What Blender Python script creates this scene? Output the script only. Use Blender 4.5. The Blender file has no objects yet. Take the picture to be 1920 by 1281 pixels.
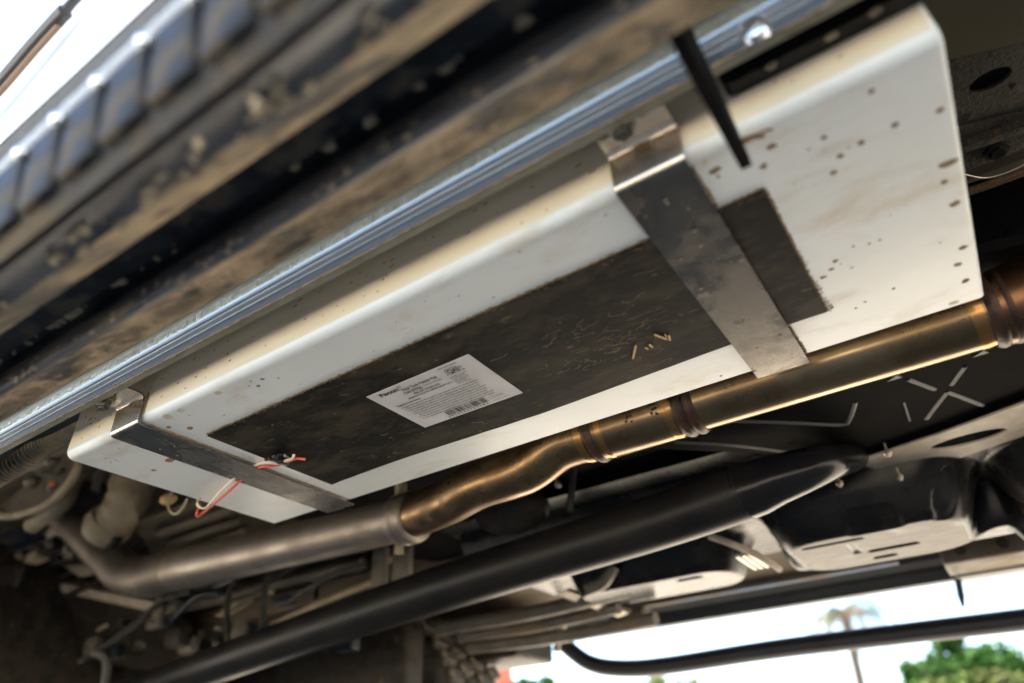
import bpy, bmesh, math, random
from mathutils import Vector, Matrix, noise as mnoise
random.seed(7)
R = math.radians
S = bpy.context.scene
COL = S.collection
PI = math.pi

# ------------------------------------------------------------------ camera
CZ = 0.30
FPX = 1287.34
CX = Vector((0.8274, 0.5602, -0.0377)); CY = Vector((0.3339, -0.4372, 0.8350)); CZA = Vector((0.4515, -0.7035, -0.5489))
# world axes expressed in camera space: X along the van, Y across it, Z up
AX = Vector((0.8274, 0.3339, 0.4515)).normalized()
AY = Vector((0.5602, -0.4372, -0.7035)); AY = (AY - AX * AY.dot(AX)).normalized()
AZ = AX.cross(AY)
cd = bpy.data.cameras.new('camera'); cam = bpy.data.objects.new('camera', cd); COL.objects.link(cam); S.camera = cam
# rows of the camera->world rotation are the world axes written in camera space
cam.matrix_world = Matrix.Translation((0, 0, CZ)) @ Matrix((AX, AY, AZ)).to_4x4()
cd.sensor_width = 36; cd.lens = 36 * FPX / 1920; cd.clip_start = 0.01; cd.clip_end = 500
cd.dof.use_dof = True; cd.dof.focus_distance = 0.74; cd.dof.aperture_fstop = 2.5; cd.dof.aperture_blades = 9

def ray(u, v):
    q = Vector((u - 960, 640.5 - v, -FPX))
    return Vector((q.dot(AX), q.dot(AY), q.dot(AZ)))
def at(u, v, x=None, y=None, z=None):
    """point of a plane x=, y= or z= of the place that the survey photo shows at u, v"""
    q = ray(u, v)
    t = x / q.x if x is not None else y / q.y if y is not None else (z - CZ) / q.z
    return Vector((q.x * t, q.y * t, q.z * t + CZ))

# ------------------------------------------------------------------ world, sun, exposure
SUN_EL = 50          # the sun stands to the left (front of the van), a little towards the far side
w = bpy.data.worlds.new('World'); S.world = w; w.use_nodes = True
nt = w.node_tree; bg = nt.nodes['Background']
sky = nt.nodes.new('ShaderNodeTexSky'); sky.sky_type = 'NISHITA'; sky.sun_disc = False
sky.sun_elevation = R(SUN_EL)
sd = Vector((-math.cos(R(SUN_EL)) * 0.90, math.cos(R(SUN_EL)) * 0.436, math.sin(R(SUN_EL)))).normalized()
sky.sun_rotation = math.atan2(sd.x, sd.y)
sky.air_density = 1.0; sky.dust_density = .4; sky.ozone_density = 1.5
nt.links.new(sky.outputs[0], bg.inputs[0]); bg.inputs[1].default_value = 0.05
sl = bpy.data.lights.new('sun', 'SUN'); sl.energy = 5.0; sl.angle = R(0.5); sl.color = (1, .94, .84)
so = bpy.data.objects.new('sun', sl); COL.objects.link(so); so.rotation_euler = sd.to_track_quat('Z', 'Y').to_euler(); so.location = (0, -3, 5)
S.view_settings.view_transform = 'Standard'; S.view_settings.look = 'None'; S.view_settings.gamma = 1
S.view_settings.exposure = 3.25
S.cycles.max_bounces = 10; S.cycles.diffuse_bounces = 6; S.cycles.glossy_bounces = 5

# ------------------------------------------------------------------ materials
def srgb(r, g, b):
    f = lambda c: (c / 255 / 12.92) if c / 255 <= .04045 else ((c / 255 + .055) / 1.055) ** 2.4
    return (f(r), f(g), f(b))
def M(name, c, rough=.5, metal=0, c2=None, nscale=20, stretch=(1, 1, 1), ncon=(.35, .65), bump=0, bscale=60, dirt=None,
      dirt2=None, rvar=0, coat=0, spec=.5, bstretch=None, sss=0, wave=None):
    """principled material: two-tone noise, up to two dirt layers (colour, scale, low, high, stretch, roughness), bump"""
    m = bpy.data.materials.new(name); m.use_nodes = True
    n = m.node_tree.nodes; l = m.node_tree.links; p = n['Principled BSDF']
    p.inputs['Roughness'].default_value = rough; p.inputs['Metallic'].default_value = metal
    p.inputs['Specular IOR Level'].default_value = spec
    p.inputs['Coat Weight'].default_value = coat
    if sss:
        p.inputs['Subsurface Weight'].default_value = sss; p.inputs['Subsurface Radius'].default_value = (.02, .015, .01); p.inputs['Subsurface Scale'].default_value = .3
    tc = n.new('ShaderNodeTexCoord')
    def mp(st):
        x = n.new('ShaderNodeMapping'); x.inputs['Scale'].default_value = st; l.new(tc.outputs['Object'], x.inputs[0]); return x
    def nz(scale, st, det=6, rg=.6, dist=0):
        t = n.new('ShaderNodeTexNoise'); t.inputs['Scale'].default_value = scale; t.inputs['Detail'].default_value = det
        t.inputs['Roughness'].default_value = rg; t.inputs['Distortion'].default_value = dist
        l.new(mp(st).outputs[0], t.inputs['Vector']); return t
    def mr(src, a, b, c0=0, c1=1):
        r = n.new('ShaderNodeMapRange'); r.interpolation_type = 'SMOOTHSTEP'
        for i, v in enumerate((a, b, c0, c1)): r.inputs[i + 1].default_value = v
        l.new(src, r.inputs[0]); return r.outputs[0]
    def mix(f, a, b):
        x = n.new('ShaderNodeMix'); x.data_type = 'RGBA'; l.new(f, x.inputs[0])
        for i, v in ((6, a), (7, b)):
            if isinstance(v, tuple): x.inputs[i].default_value = (*v, 1)
            else: l.new(v, x.inputs[i])
        return x.outputs[2]
    base = nz(nscale, stretch)
    if c2: col = mix(mr(base.outputs[0], *ncon), c, c2)
    else: col = None; p.inputs['Base Color'].default_value = (*c, 1)
    metalsock = None; ro = None
    if rvar: ro = mr(base.outputs[0], .3, .7, rough - rvar, rough + rvar)
    for d in (dirt, dirt2):
        if not d: continue
        dc, ds, lo, hi, st, dr = d
        t = nz(ds, st, 8, .65, .3)
        fac = mr(t.outputs[0], lo, hi)
        col = mix(fac, col if col else c, dc)
        x = n.new('ShaderNodeMix'); l.new(fac, x.inputs[0]); x.inputs[3].default_value = dr
        if ro: l.new(ro, x.inputs[2])
        else: x.inputs[2].default_value = rough
        ro = x.outputs[0]
        if metal:
            y = n.new('ShaderNodeMath'); y.operation = 'SUBTRACT'; y.inputs[0].default_value = 1; l.new(fac, y.inputs[1])
            z = n.new('ShaderNodeMath'); z.operation = 'MULTIPLY'; l.new(y.outputs[0], z.inputs[0])
            if metalsock: l.new(metalsock, z.inputs[1])
            else: z.inputs[1].default_value = metal
            metalsock = z.outputs[0]
    if col: l.new(col, p.inputs['Base Color'])
    if ro: l.new(ro, p.inputs['Roughness'])
    if metalsock: l.new(metalsock, p.inputs['Metallic'])
    if bump:
        b = n.new('ShaderNodeBump'); b.inputs['Strength'].default_value = 1; b.inputs['Distance'].default_value = bump
        if wave:
            t = n.new('ShaderNodeTexWave'); t.bands_direction = 'X'; t.inputs['Scale'].default_value = wave; t.inputs['Distortion'].default_value = 2.0; t.inputs['Detail'].default_value = 3
            l.new(tc.outputs['Object'], t.inputs['Vector'])
        else: t = nz(bscale, bstretch or (1, 1, 1), 5, .6)
        l.new(t.outputs['Fac'], b.inputs['Height'])
        l.new(b.outputs[0], p.inputs['Normal'])
    return m

TAN = srgb(150, 126, 92)
MUD = srgb(126, 102, 74)
m_ground = M('dusty_ground', (.44, .39, .32), .95, c2=(.36, .315, .25), nscale=1.2, bump=.01, bscale=30)
m_poly = M('white_polyethylene', (.79, .805, .785), .33, c2=(.83, .85, .84), nscale=5, stretch=(1, 2, 1), sss=.1, bump=.00025, bscale=18,
           dirt=((.60, .52, .40), 7, .50, .80, (1, 2.5, 3), .6), dirt2=((.40, .33, .23), 55, .675, .76, (.22, 2.2, 1), .7))
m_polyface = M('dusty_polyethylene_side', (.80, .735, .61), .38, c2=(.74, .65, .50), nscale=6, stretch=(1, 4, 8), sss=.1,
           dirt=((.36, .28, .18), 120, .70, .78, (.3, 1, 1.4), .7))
m_spot = M('rusty_mud_spot', (.30, .185, .085), .7, c2=(.17, .10, .05), nscale=250)
m_ringspot = M('dried_splash_mark', (.68, .58, .42), .6, c2=(.60, .50, .36), nscale=300)
m_pad = M('rubber_heater_sheet', (.040, .033, .021), .60, c2=(.0065, .0056, .0048), nscale=9, stretch=(1, 2.2, 1), ncon=(.38, .54), bump=.0003, bscale=60, bstretch=(1, 2, 1),
          dirt=((.034, .028, .020), 34, .50, .66, (1, 2.4, 1), .7), dirt2=((.15, .12, .075), 90, .61, .72, (.6, 1.6, 1), .75), spec=.10)
m_seam = M('tan_dust_seam', (.30, .22, .12), .85, c2=(.16, .11, .06), nscale=160)
m_label = M('label_paper', (.64, .62, .63), .55, c2=(.58, .56, .55), nscale=30, dirt=((.45, .38, .28), 60, .66, .78, (1, 1, 1), .7))
m_ink = M('black_ink', (.015, .014, .016), .6)
m_inkg = M('grey_ink', (.13, .125, .13), .6)
m_strap = M('brushed_stainless', (.25, .225, .20), .20, 1, c2=(.18, .16, .14), nscale=14, stretch=(2, 1, 1), rvar=.06, bump=.0001, bscale=60, bstretch=(5, .5, 1),
            dirt=((.20, .17, .135), 30, .61, .66, (.8, 1.5, 1), .8), dirt2=((.055, .047, .038), 9, .40, .74, (1, 1, 1), .6))
m_strapsheen = M('warm_sheen_steel', (.86, .74, .61), .26, 1, c2=(.74, .62, .50), nscale=22, rvar=.06, dirt=((.16, .12, .08), 60, .62, .74, (1, 1, 1), .7))  # warm reflected light put into the colour of strap foot and riser
m_tint = M('heat_tint_band', (.50, .24, .07), .24, 1, c2=(.34, .20, .09), nscale=40, rvar=.05)
m_galv = M('galvanised_steel', (.66, .67, .62), .42, 1, c2=(.50, .51, .47), nscale=90, stretch=(1, 6, 6), rvar=.08, bump=.0012, wave=90)
m_galvs = M('smooth_galvanised_steel', (.44, .47, .51), .30, 1, c2=(.32, .35, .39), nscale=8, stretch=(1, 90, 90), rvar=.05, dirt=((.35, .29, .20), 50, .68, .78, (.3, 3, 3), .8))
m_flange = M('dusty_flange', (.40, .37, .28), .6, .2, c2=(.30, .265, .19), nscale=40, stretch=(.5, 3, 3), dirt=((.16, .11, .06), 60, .60, .70, (.4, 2, 2), .8))
m_rust = M('brown_edge_dirt', (.17, .11, .06), .9, c2=(.30, .22, .13), nscale=200)
m_exh = M('heat_tinted_steel', (.34, .245, .14), .23, 1, c2=(.20, .135, .075), nscale=9, stretch=(1, 1, 1), rvar=.05, bump=.0004, bscale=22, dirt=((.16, .12, .07), 30, .64, .82, (.6, 2, 2), .5))
m_exh2 = M('grey_exhaust_steel', (.30, .265, .225), .44, .85, c2=(.22, .185, .155), nscale=9, rvar=.08, dirt=((.16, .13, .10), 12, .58, .8, (1, 1, 1), .6))
m_exh4 = M('stained_bend_steel', (.28, .18, .09), .30, 1, c2=(.16, .095, .05), nscale=14, rvar=.08, bump=.0004, bscale=22, dirt=((.09, .065, .04), 18, .52, .76, (.7, 1, 1), .6))
m_elbow = M('dull_elbow_steel', (.19, .16, .13), .5, .75, c2=(.13, .11, .09), nscale=12, dirt=((.16, .125, .085), 14, .58, .72, (1, 1, 1), .8))
m_exh3 = M('bronze_exhaust_steel', (.20, .115, .065), .30, 1, c2=(.18, .09, .05), nscale=20, rvar=.08)
m_weld = M('burnt_weld', (.030, .018, .014), .4, .4, c2=(.075, .032, .016), nscale=60, stretch=(3, 1, 1), bump=.0008, bscale=120)
m_shaft = M('black_shaft_paint', (.008, .008, .009), .38, c2=(.014, .013, .012), nscale=8, rvar=.04, spec=.22)
m_bplastic = M('black_plastic', (.006, .006, .007), .7, c2=(.010, .009, .008), nscale=14, bump=.0004, bscale=50, spec=.02)
m_gloss = M('gloss_black_plastic', (.010, .010, .012), .20, c2=(.014, .014, .015), nscale=12, rvar=.05, spec=.22)
m_duct = M('black_moulded_tank', (.006, .006, .008), .26, c2=(.014, .013, .012), nscale=12, rvar=.05, spec=.22)
m_ductsheen = M('tank_base_sheen', (.095, .084, .070), .45, c2=(.05, .044, .037), nscale=24, stretch=(1, 2, 1), dirt=((.02, .018, .016), 14, .54, .70, (1, 1, 1), .3), spec=.25)  # paler tan on down-facing flats stands in for reflected ground light
m_rib = M('grey_rib_sheen', (.11, .107, .10), .5)  # plain grey; on the cover ribs this paler tone paints their gloss
m_under = M('underbody_paint', (.085, .063, .028), .6, c2=(.07, .052, .024), nscale=10, dirt=((.10, .075, .045), 8, .5, .75, (1, 1, 1), .75))
m_floor = M('dusty_floor_pan', (.105, .082, .052), .6, c2=(.06, .047, .031), nscale=5, stretch=(.6, 2, 1), bump=.002, bscale=20, dirt=((.05, .038, .028), 6, .5, .7, (1, 1, 1), .75))
m_coat = M('stone_chip_coating', (.050, .038, .022), .7, c2=(.032, .024, .014), nscale=30, bump=.006, bscale=260, dirt=((.085, .046, .014), 14, .58, .66, (1, 1, 1), .6))
m_tanmetal = M('pale_tan_metal', (.46, .39, .31), .5, c2=(.35, .29, .22), nscale=30, dirt=((.14, .11, .08), 60, .66, .74, (1, 1, 1), .7))
m_cream = M('muddy_cream_plastic', (.33, .27, .18), .55, c2=(.24, .19, .12), nscale=18, dirt=((.14, .11, .07), 22, .55, .7, (1, 1, 1), .8))
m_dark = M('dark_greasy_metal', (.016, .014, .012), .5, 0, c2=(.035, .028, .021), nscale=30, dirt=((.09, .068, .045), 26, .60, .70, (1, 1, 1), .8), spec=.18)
m_bluedark = M('dark_blue_plastic', (.012, .018, .030), .35, c2=(.02, .026, .036), nscale=16, spec=.22)
m_case = M('aluminium_casing', (.16, .145, .12), .5, .5, c2=(.08, .07, .055), nscale=14, dirt=((.15, .12, .08), 12, .5, .7, (1, 1, 1), .8))
m_shield = M('dull_heat_shield', (.14, .125, .105), .5, .3, c2=(.08, .07, .058), nscale=12, dirt=((.13, .10, .065), 10, .48, .66, (1, 1, 1), .8))
m_step = M('muddy_black_step', (.014, .016, .021), .5, c2=(.034, .037, .044), nscale=50, rvar=.1, bump=.0015, bscale=80, dirt=((.12, .10, .075), 36, .48, .62, (.7, 1, 1), .85), spec=.35)
m_stepmud = M('mud_on_step', (.34, .255, .165), .85, c2=(.16, .118, .075), nscale=48, stretch=(.7, 1, 1), ncon=(.40, .60), bump=.006, bscale=80, dirt=((.03, .026, .023), 26, .50, .60, (.6, 1.1, 1), .6), dirt2=((.42, .33, .22), 60, .60, .68, (.8, 1, 1), .9))
m_mudpatch = M('mud_patches', (.030, .031, .036), .42, c2=(.05, .05, .055), nscale=20, bump=.004, bscale=50, dirt=((.36, .28, .18), 13, .43, .56, (.55, 1, 1), .85), dirt2=((.10, .08, .06), 50, .52, .64, (.8, 1, 1), .8))
m_steptube = M('dusty_step_tube', (.055, .060, .070), .36, c2=(.10, .10, .105), nscale=24, rvar=.08, dirt=((.24, .19, .125), 16, .60, .70, (.35, 1.2, 1.2), .85))
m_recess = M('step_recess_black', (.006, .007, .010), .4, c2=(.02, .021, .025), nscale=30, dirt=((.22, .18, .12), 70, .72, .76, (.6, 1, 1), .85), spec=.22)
m_splat = M('pale_mud_splat', (.50, .42, .29), .8, c2=(.26, .21, .14), nscale=100)
m_stud = M('polished_stud', (.90, .91, .93), .16, 1)
m_vanwhite = M('white_van_paint', (.80, .81, .83), .25, coat=.5)
m_clad = M('silver_blue_sill_coat', (.62, .70, .82), .45, .0, c2=(.52, .60, .72), nscale=500, bump=.0008, bscale=700)
m_trim = M('dark_trim', (.05, .052, .06), .3, coat=.4)
m_brown = M('tan_trim_lip', (.25, .17, .11), .5)
m_nerf = M('black_powder_coat', (.012, .014, .018), .35, c2=(.016, .018, .024), nscale=12, spec=.22)
m_sill = M('dark_sill_paint', (.012, .016, .022), .4, c2=(.02, .024, .03), nscale=10, spec=.22)
m_rubber = M('black_rubber', (.022, .021, .020), .55, c2=(.035, .033, .030), nscale=20, dirt=((.16, .13, .09), 20, .58, .72, (1, 1, 1), .85), spec=.22)
m_tyre = M('muddy_tyre_rubber', (.035, .033, .032), .7, c2=(.09, .078, .062), nscale=25, dirt=((.28, .23, .16), 16, .55, .66, (1, 1, 1), .9))
m_white_wire = M('cream_wire', (.80, .74, .62), .4); m_red_wire = M('red_wire', (.78, .10, .06), .4); m_tanwire = M('dusty_wire', (.42, .35, .24), .6)
m_conn = M('black_connector', (.012, .012, .013), .3)
m_yellow = M('yellow_plug', (.62, .40, .14), .5, c2=(.5, .3, .1), nscale=60)
m_straw = M('straw', (.62, .42, .20), .7)
m_brick = M('terracotta_pillar', (.42, .13, .07), .8, c2=(.33, .10, .055), nscale=6)
m_leaf = M('leaf_green', (.022, .062, .012), .85, c2=(.04, .095, .018), nscale=1.5, spec=.05)
m_leaf2 = M('leaf_yellow_green', (.07, .11, .025), .85, c2=(.10, .11, .04), nscale=2, spec=.05)
m_bark = M('bark', (.11, .085, .065), .9, c2=(.07, .055, .045), nscale=8)
m_dryfrond = M('dry_frond', (.15, .105, .06), .9, c2=(.09, .07, .04), nscale=3)
m_bluelit = M('pale_blue_housing', (.20, .27, .40), .3, c2=(.25, .22, .18), nscale=10)
m_orange = M('orange_cap', (.75, .22, .03), .5)
m_braid = M('brown_braided_sleeve', (.17, .09, .04), .7, c2=(.08, .045, .02), nscale=300)
m_copper = M('pale_metal', (.55, .50, .43), .35, .8, c2=(.4, .36, .3), nscale=60)

# ------------------------------------------------------------------ object helpers
def wloc(o):
    v = Vector((0, 0, 0))
    while o: v = v + o.location; o = o.parent
    return v
def tag(o, label=None, cat=None, group=None, kind=None):
    for k, v in (('label', label), ('category', cat), ('group', group), ('kind', kind)):
        if v: o[k] = v
    return o
def thing(name, label, cat, loc=(0, 0, 0), group=None):
    o = bpy.data.objects.new(name, None); COL.objects.link(o); o.location = loc; o.empty_display_size = .05
    return tag(o, label, cat, group)
def obj(name, V, F, m, parent=None, smooth=True, label=None, kind=None, autos=40):
    base = wloc(parent) if parent else Vector((0, 0, 0))
    me = bpy.data.meshes.new(name)
    me.from_pydata([tuple(Vector(v) - base) for v in V], [], [tuple(f) for f in F])
    bm = bmesh.new(); bm.from_mesh(me); bmesh.ops.recalc_face_normals(bm, faces=bm.faces)
    for f in bm.faces: f.smooth = smooth
    if smooth:
        for e in bm.edges:
            if len(e.link_faces) == 2 and e.calc_face_angle(0) > R(autos): e.smooth = False
    bm.to_mesh(me); bm.free()
    me.materials.append(m)
    o = bpy.data.objects.new(name, me); COL.objects.link(o)
    if parent: o.parent = parent
    return tag(o, label, None, None, kind)
class G:
    """collects verts and faces"""
    def __init__(s): s.V = []; s.F = []
    def add(s, V, F):
        b = len(s.V); s.V += [Vector(v) for v in V]; s.F += [tuple(i + b for i in f) for f in F]; return s
    def box(s, a, b, bev=0):
        a = Vector(a); b = Vector(b)
        lo = Vector((min(a.x, b.x), min(a.y, b.y), min(a.z, b.z))); hi = Vector((max(a.x, b.x), max(a.y, b.y), max(a.z, b.z)))
        bm = bmesh.new(); bmesh.ops.create_cube(bm, size=1)
        for v in bm.verts: v.co = Vector([(lo[i] + hi[i]) / 2 + v.co[i] * (hi[i] - lo[i]) for i in range(3)])
        if bev: bmesh.ops.bevel(bm, geom=bm.edges[:], offset=bev, segments=3, affect='EDGES', profile=.5)
        bm.verts.index_update()
        s.add([v.co.copy() for v in bm.verts], [[v.index for v in f.verts] for f in bm.faces]); bm.free(); return s
    def tube(s, pts, r, n=16, cap=True, squash=None):
        pts = [Vector(p) for p in pts]; rs = r if isinstance(r, (list, tuple)) else [r] * len(pts)
        up = Vector((0, 0, 1)); V = []; prev = None
        for i, p in enumerate(pts):
            t = (pts[min(i + 1, len(pts) - 1)] - pts[max(i - 1, 0)]).normalized()
            if prev is None:
                a = t.cross(up if abs(t.z) < .9 else Vector((1, 0, 0))).normalized()
            else: a = (prev - t * prev.dot(t)).normalized()
            prev = a; b = t.cross(a)
            for k in range(n):
                an = 2 * PI * k / n; V.append(p + (a * math.cos(an) + b * math.sin(an)) * rs[i])
        F = [(i * n + k, i * n + (k + 1) % n, (i + 1) * n + (k + 1) % n, (i + 1) * n + k) for i in range(len(pts) - 1) for k in range(n)]
        if cap: F += [tuple(range(n)), tuple((len(pts) - 1) * n + k for k in range(n))]
        return s.add(V, F)
    def extr(s, prof, x0, x1, closed=False, xs=1):
        """profile of (y, z) swept along X"""
        n = len(prof); V = []
        for i in range(xs + 1):
            x = x0 + (x1 - x0) * i / xs; V += [(x, y, z) for y, z in prof]
        m = n if closed else n - 1
        F = [(i * n + k, i * n + (k + 1) % n, (i + 1) * n + (k + 1) % n, (i + 1) * n + k) for i in range(xs) for k in range(m)]
        if closed: F += [tuple(range(n)), tuple(xs * n + k for k in range(n))]
        return s.add(V, F)
    def prism(s, poly, d):
        """polygon (3D points, any plane) given thickness vector d"""
        n = len(poly); d = Vector(d); V = [Vector(p) for p in poly] + [Vector(p) + d for p in poly]
        return s.add(V, [tuple(range(n)), tuple(range(n, 2 * n))] + [(k, (k + 1) % n, n + (k + 1) % n, n + k) for k in range(n)])
    def ball(s, c, r, n=12, m=8):
        c = Vector(c); r = Vector(r) if not isinstance(r, (int, float)) else Vector((r, r, r)); V = []; F = []
        for i in range(m + 1):
            th = PI * i / m
            for k in range(n):
                ph = 2 * PI * k / n; V.append(c + Vector((r.x * math.sin(th) * math.cos(ph), r.y * math.sin(th) * math.sin(ph), r.z * math.cos(th))))
        F = [(i * n + k, i * n + (k + 1) % n, (i + 1) * n + (k + 1) % n, (i + 1) * n + k) for i in range(m) for k in range(n)]
        return s.add(V, F)
    def obj(s, name, m, parent=None, **k): return obj(name, s.V, s.F, m, parent, **k)
def smoothpath(pts, n=8):
    pts = [Vector(p) for p in pts]; P = [pts[0]] + pts + [pts[-1]]; out = []
    for i in range(1, len(P) - 2):
        p0, p1, p2, p3 = P[i - 1:i + 3]
        for j in range(n):
            t = j / n
            out.append(.5 * ((2 * p1) + (p2 - p0) * t + (2 * p0 - 5 * p1 + 4 * p2 - p3) * t * t + (3 * p1 - p0 - 3 * p2 + p3) * t ** 3))
    out.append(pts[-1]); return out
def arc(c, r, a0, a1, n):
    return [(c[0] + r * math.cos(R(a0 + (a1 - a0) * i / n)), c[1] + r * math.sin(R(a0 + (a1 - a0) * i / n))) for i in range(n + 1)]
def ang(y, deg): return (y, CZ + y * math.tan(R(deg)))
def hexbolt(g, c, axis, r, h):
    c = Vector(c); axis = Vector(axis).normalized(); a = axis.orthogonal().normalized(); b = axis.cross(a)
    P = [c + (a * math.cos(R(60 * k)) + b * math.sin(R(60 * k))) * r for k in range(6)]
    Q = [c + axis * h + (a * math.cos(R(60 * k)) + b * math.sin(R(60 * k))) * r * .93 for k in range(6)]
    g.add(P + Q, [tuple(range(6)), tuple(range(6, 12))] + [(k, (k + 1) % 6, 6 + (k + 1) % 6, 6 + k) for k in range(6)])
    return g
def washer(g, c, axis, r, h, n=20):
    c = Vector(c); axis = Vector(axis).normalized(); g.tube([c, c + axis * h], r, n); return g
def blob(g, c, n, r, el=1.0, rot=0, h=.0006, seg=10, jit=.25):
    """thin domed irregular splat lying on a surface with outward normal n"""
    n = Vector(n).normalized(); a = Vector((1, 0, 0)); a = (a - n * a.dot(n)).normalized() if abs(n.x) < .9 else Vector((0, 1, 0)); b = n.cross(a)
    V = [Vector(c) + n * h]; k2 = []
    for ring, (rr, hh) in enumerate(((.6, .85), (1, -.2))):
        for k in range(seg):
            if ring == 0: k2.append(1 + random.uniform(-jit, jit))
            an = 2 * PI * k / seg; x = math.cos(an) * rr * r * el * k2[k]; y = math.sin(an) * rr * r * k2[k]
            x, y = x * math.cos(rot) - y * math.sin(rot), x * math.sin(rot) + y * math.cos(rot)
            V.append(Vector(c) + a * x + b * y + n * h * hh)
    F = [(0, 1 + k, 1 + (k + 1) % seg) for k in range(seg)] + [(1 + k, 1 + seg + k, 1 + seg + (k + 1) % seg, 1 + (k + 1) % seg) for k in range(seg)]
    g.add(V, F)

# ================================================================== SETTING
g = G(); g.add([(-60, -60, 0), (60, -60, 0), (60, 90, 0), (-60, 90, 0)], [(0, 1, 2, 3)])
tag(g.obj('ground', m_ground, smooth=False), kind='structure')

# ================================================================== VAN BODY
van = thing('van_body', 'white camper van body with its dusty tan underbody, seen from below', 'van', (0, 1, .7))
near = [(.150, CZ + .47), (.112, CZ + .452), (.0893, CZ + .45)]
g = G(); g.extr(near, -4.5, 2.2, xs=4); g.obj('sill_cladding', m_clad, van)
side = [(.0885, CZ + .4505), (.0842, CZ + .49), (.0802, CZ + .53), (.0765, CZ + .553)]
side += [(.073, CZ + .575), (.060, CZ + .62), (.035, CZ + .67), (-.004, CZ + .73), (-.05, CZ + .79), (-.10, CZ + .86), (-.135, CZ + .96), (-.15, CZ + 1.15), (-.15, CZ + 1.6), (-.05, CZ + 2.2), (.15, CZ + 2.5)]
g = G(); g.extr(side, -4.5, 2.2, xs=6); g.obj('side_panel', m_vanwhite, van, autos=70)
# door moulding strip along the side (dark crease top-left)
tpts = [at(-60, 225, y=.069), at(0, 160, y=.069), at(60, 90, y=.069), at(105, 40, y=.069), at(122, 22, y=.069)]
g = G(); g.tube(smoothpath(tpts, 6), .0055, 10); g.obj('door_moulding', m_trim, van)
g = G(); g.tube(smoothpath([p + Vector((.004, .002, -.008)) for p in tpts[:4]], 6), .0022, 8); g.obj('moulding_lip', m_brown, van)
g = G(); g.tube(smoothpath([at(118, 26, y=.069), at(140, 0, y=.069), at(170, -30, y=.069)], 6), .0035, 8); g.obj('door_moulding', m_trim, van)
g = G(); g.box((-4.5, 2.0, .72), (2.2, 2.02, 2.6)); g.obj('far_side_panel', m_vanwhite, van, smooth=False)
g = G(); g.box((-4.5, .15, 2.78), (2.2, 2.02, 2.8)); g.obj('roof', m_vanwhite, van, smooth=False)
g = G(); g.box((-4.52, .1, .9), (-4.5, 2.0, 2.78)); g.obj('end_panel', m_vanwhite, van, smooth=False)
g = G(); g.box((2.2, .1, .75), (2.22, 2.0, 2.78)); g.obj('end_panel', m_vanwhite, van, smooth=False)
# floor pan with pressed ribs, seen from below
def rib_floor(x0, x1, y0, y1, z, ribs, w=.03, h=.012):
    prof = [(y0, z)]
    for ry in ribs: prof += [(ry - w / 2 - .008, z), (ry - w / 2, z - h), (ry + w / 2, z - h), (ry + w / 2 + .008, z)]
    return prof + [(y1, z)]
g = G(); g.extr(rib_floor(0, 0, .10, 2.0, 1.06, [.62, .72, .95, 1.05, 1.3, 1.42]), -4.5, 2.2, xs=2); g.obj('floor_pan', m_floor, van)

# ---- right rear underbody: smooth painted panel, stone chip coated member
g = G(); g.prism([at(1700, -120, z=.80), at(2060, -200, z=.80), at(2060, 45, z=.80), at(1720, 128, z=.80)], (0, 0, .09)); g.obj('painted_panel', m_under, van, smooth=False)
cm = thing('chassis_member', 'dark stone chip coated member with oval hole right of the tank', 'chassis', at(1860, 200, z=.84))
pl = [at(1700, 135, z=.815), at(2060, 50, z=.815), at(2060, 215, z=.815), at(1700, 305, z=.815)]
# plate with an oval hole
def holed_plate(name, quad, centre, rx, ry, thick, m, parent, n=36, rot=0, **k):
    quad = [Vector(p) for p in quad]; c = Vector(centre); inner = []; outer = []
    for i in range(n):
        a = 2 * PI * i / n; x = math.cos(a) * rx; y = math.sin(a) * ry
        dx, dy = x * math.cos(rot) - y * math.sin(rot), x * math.sin(rot) + y * math.cos(rot)
        inner.append(c + Vector((dx, dy, 0))); d = Vector((dx, dy, 0)).normalized(); best = 9
        for j in range(len(quad)):
            p, q = quad[j], quad[(j + 1) % len(quad)]; e = q - p
            den = d.x * e.y - d.y * e.x
            if abs(den) < 1e-9: continue
            t = ((p.x - c.x) * e.y - (p.y - c.y) * e.x) / den; u = ((p.x - c.x) * d.y - (p.y - c.y) * d.x) / den
            if t > 0 and -1e-6 <= u <= 1 + 1e-6: best = min(best, t)
        outer.append(c + d * best)
    # snap nearest outer points to the corners
    for q in quad:
        j = min(range(n), key=lambda i: (outer[i].xy - q.xy).length); outer[j] = q.copy()
    for L in (inner, outer):
        for v in L: v.z = c.z
    T = Vector((0, 0, thick)); V = inner + outer + [v + T for v in inner] + [v + T for v in outer]; F = []
    for i in range(n):
        j = (i + 1) % n
        F += [(i, j, n + j, n + i), (2 * n + i, 2 * n + j, 3 * n + j, 3 * n + i), (i, j, 2 * n + j, 2 * n + i), (n + i, n + j, 3 * n + j, 3 * n + i)]
    return obj(name, V, F, m, parent, **k)
def pl_at(pts, z): return [at(u, v, z=z) for u, v in pts]
g = G(); g.box(at(1857, 150, z=.83) - Vector((.03, .03, .004)), at(1857, 150, z=.83) + Vector((.03, .03, .03))); g.obj('hole_shade_box', m_recess, cm, smooth=False)  # black box added behind the hole to give it a shaded inside
holed_plate('member_plate', pl_at([(1700, 135), (2060, 45), (2060, 175), (1700, 262)], .815), at(1857, 150, z=.815), .017, .011, .004, m_coat, cm)
g = G(); g.prism(pl_at([(1700, 262), (2060, 175), (2060, 225), (1700, 365)], .812), (0, 0, .006)); g.obj('lower_lip', m_coat, cm, smooth=False)
g = G(); g.tube(smoothpath([at(1700, 305, z=.812), at(1850, 255, z=.812), at(2000, 205, z=.812)]), .009, 12); g.obj('swage', m_coat, cm)
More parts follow.
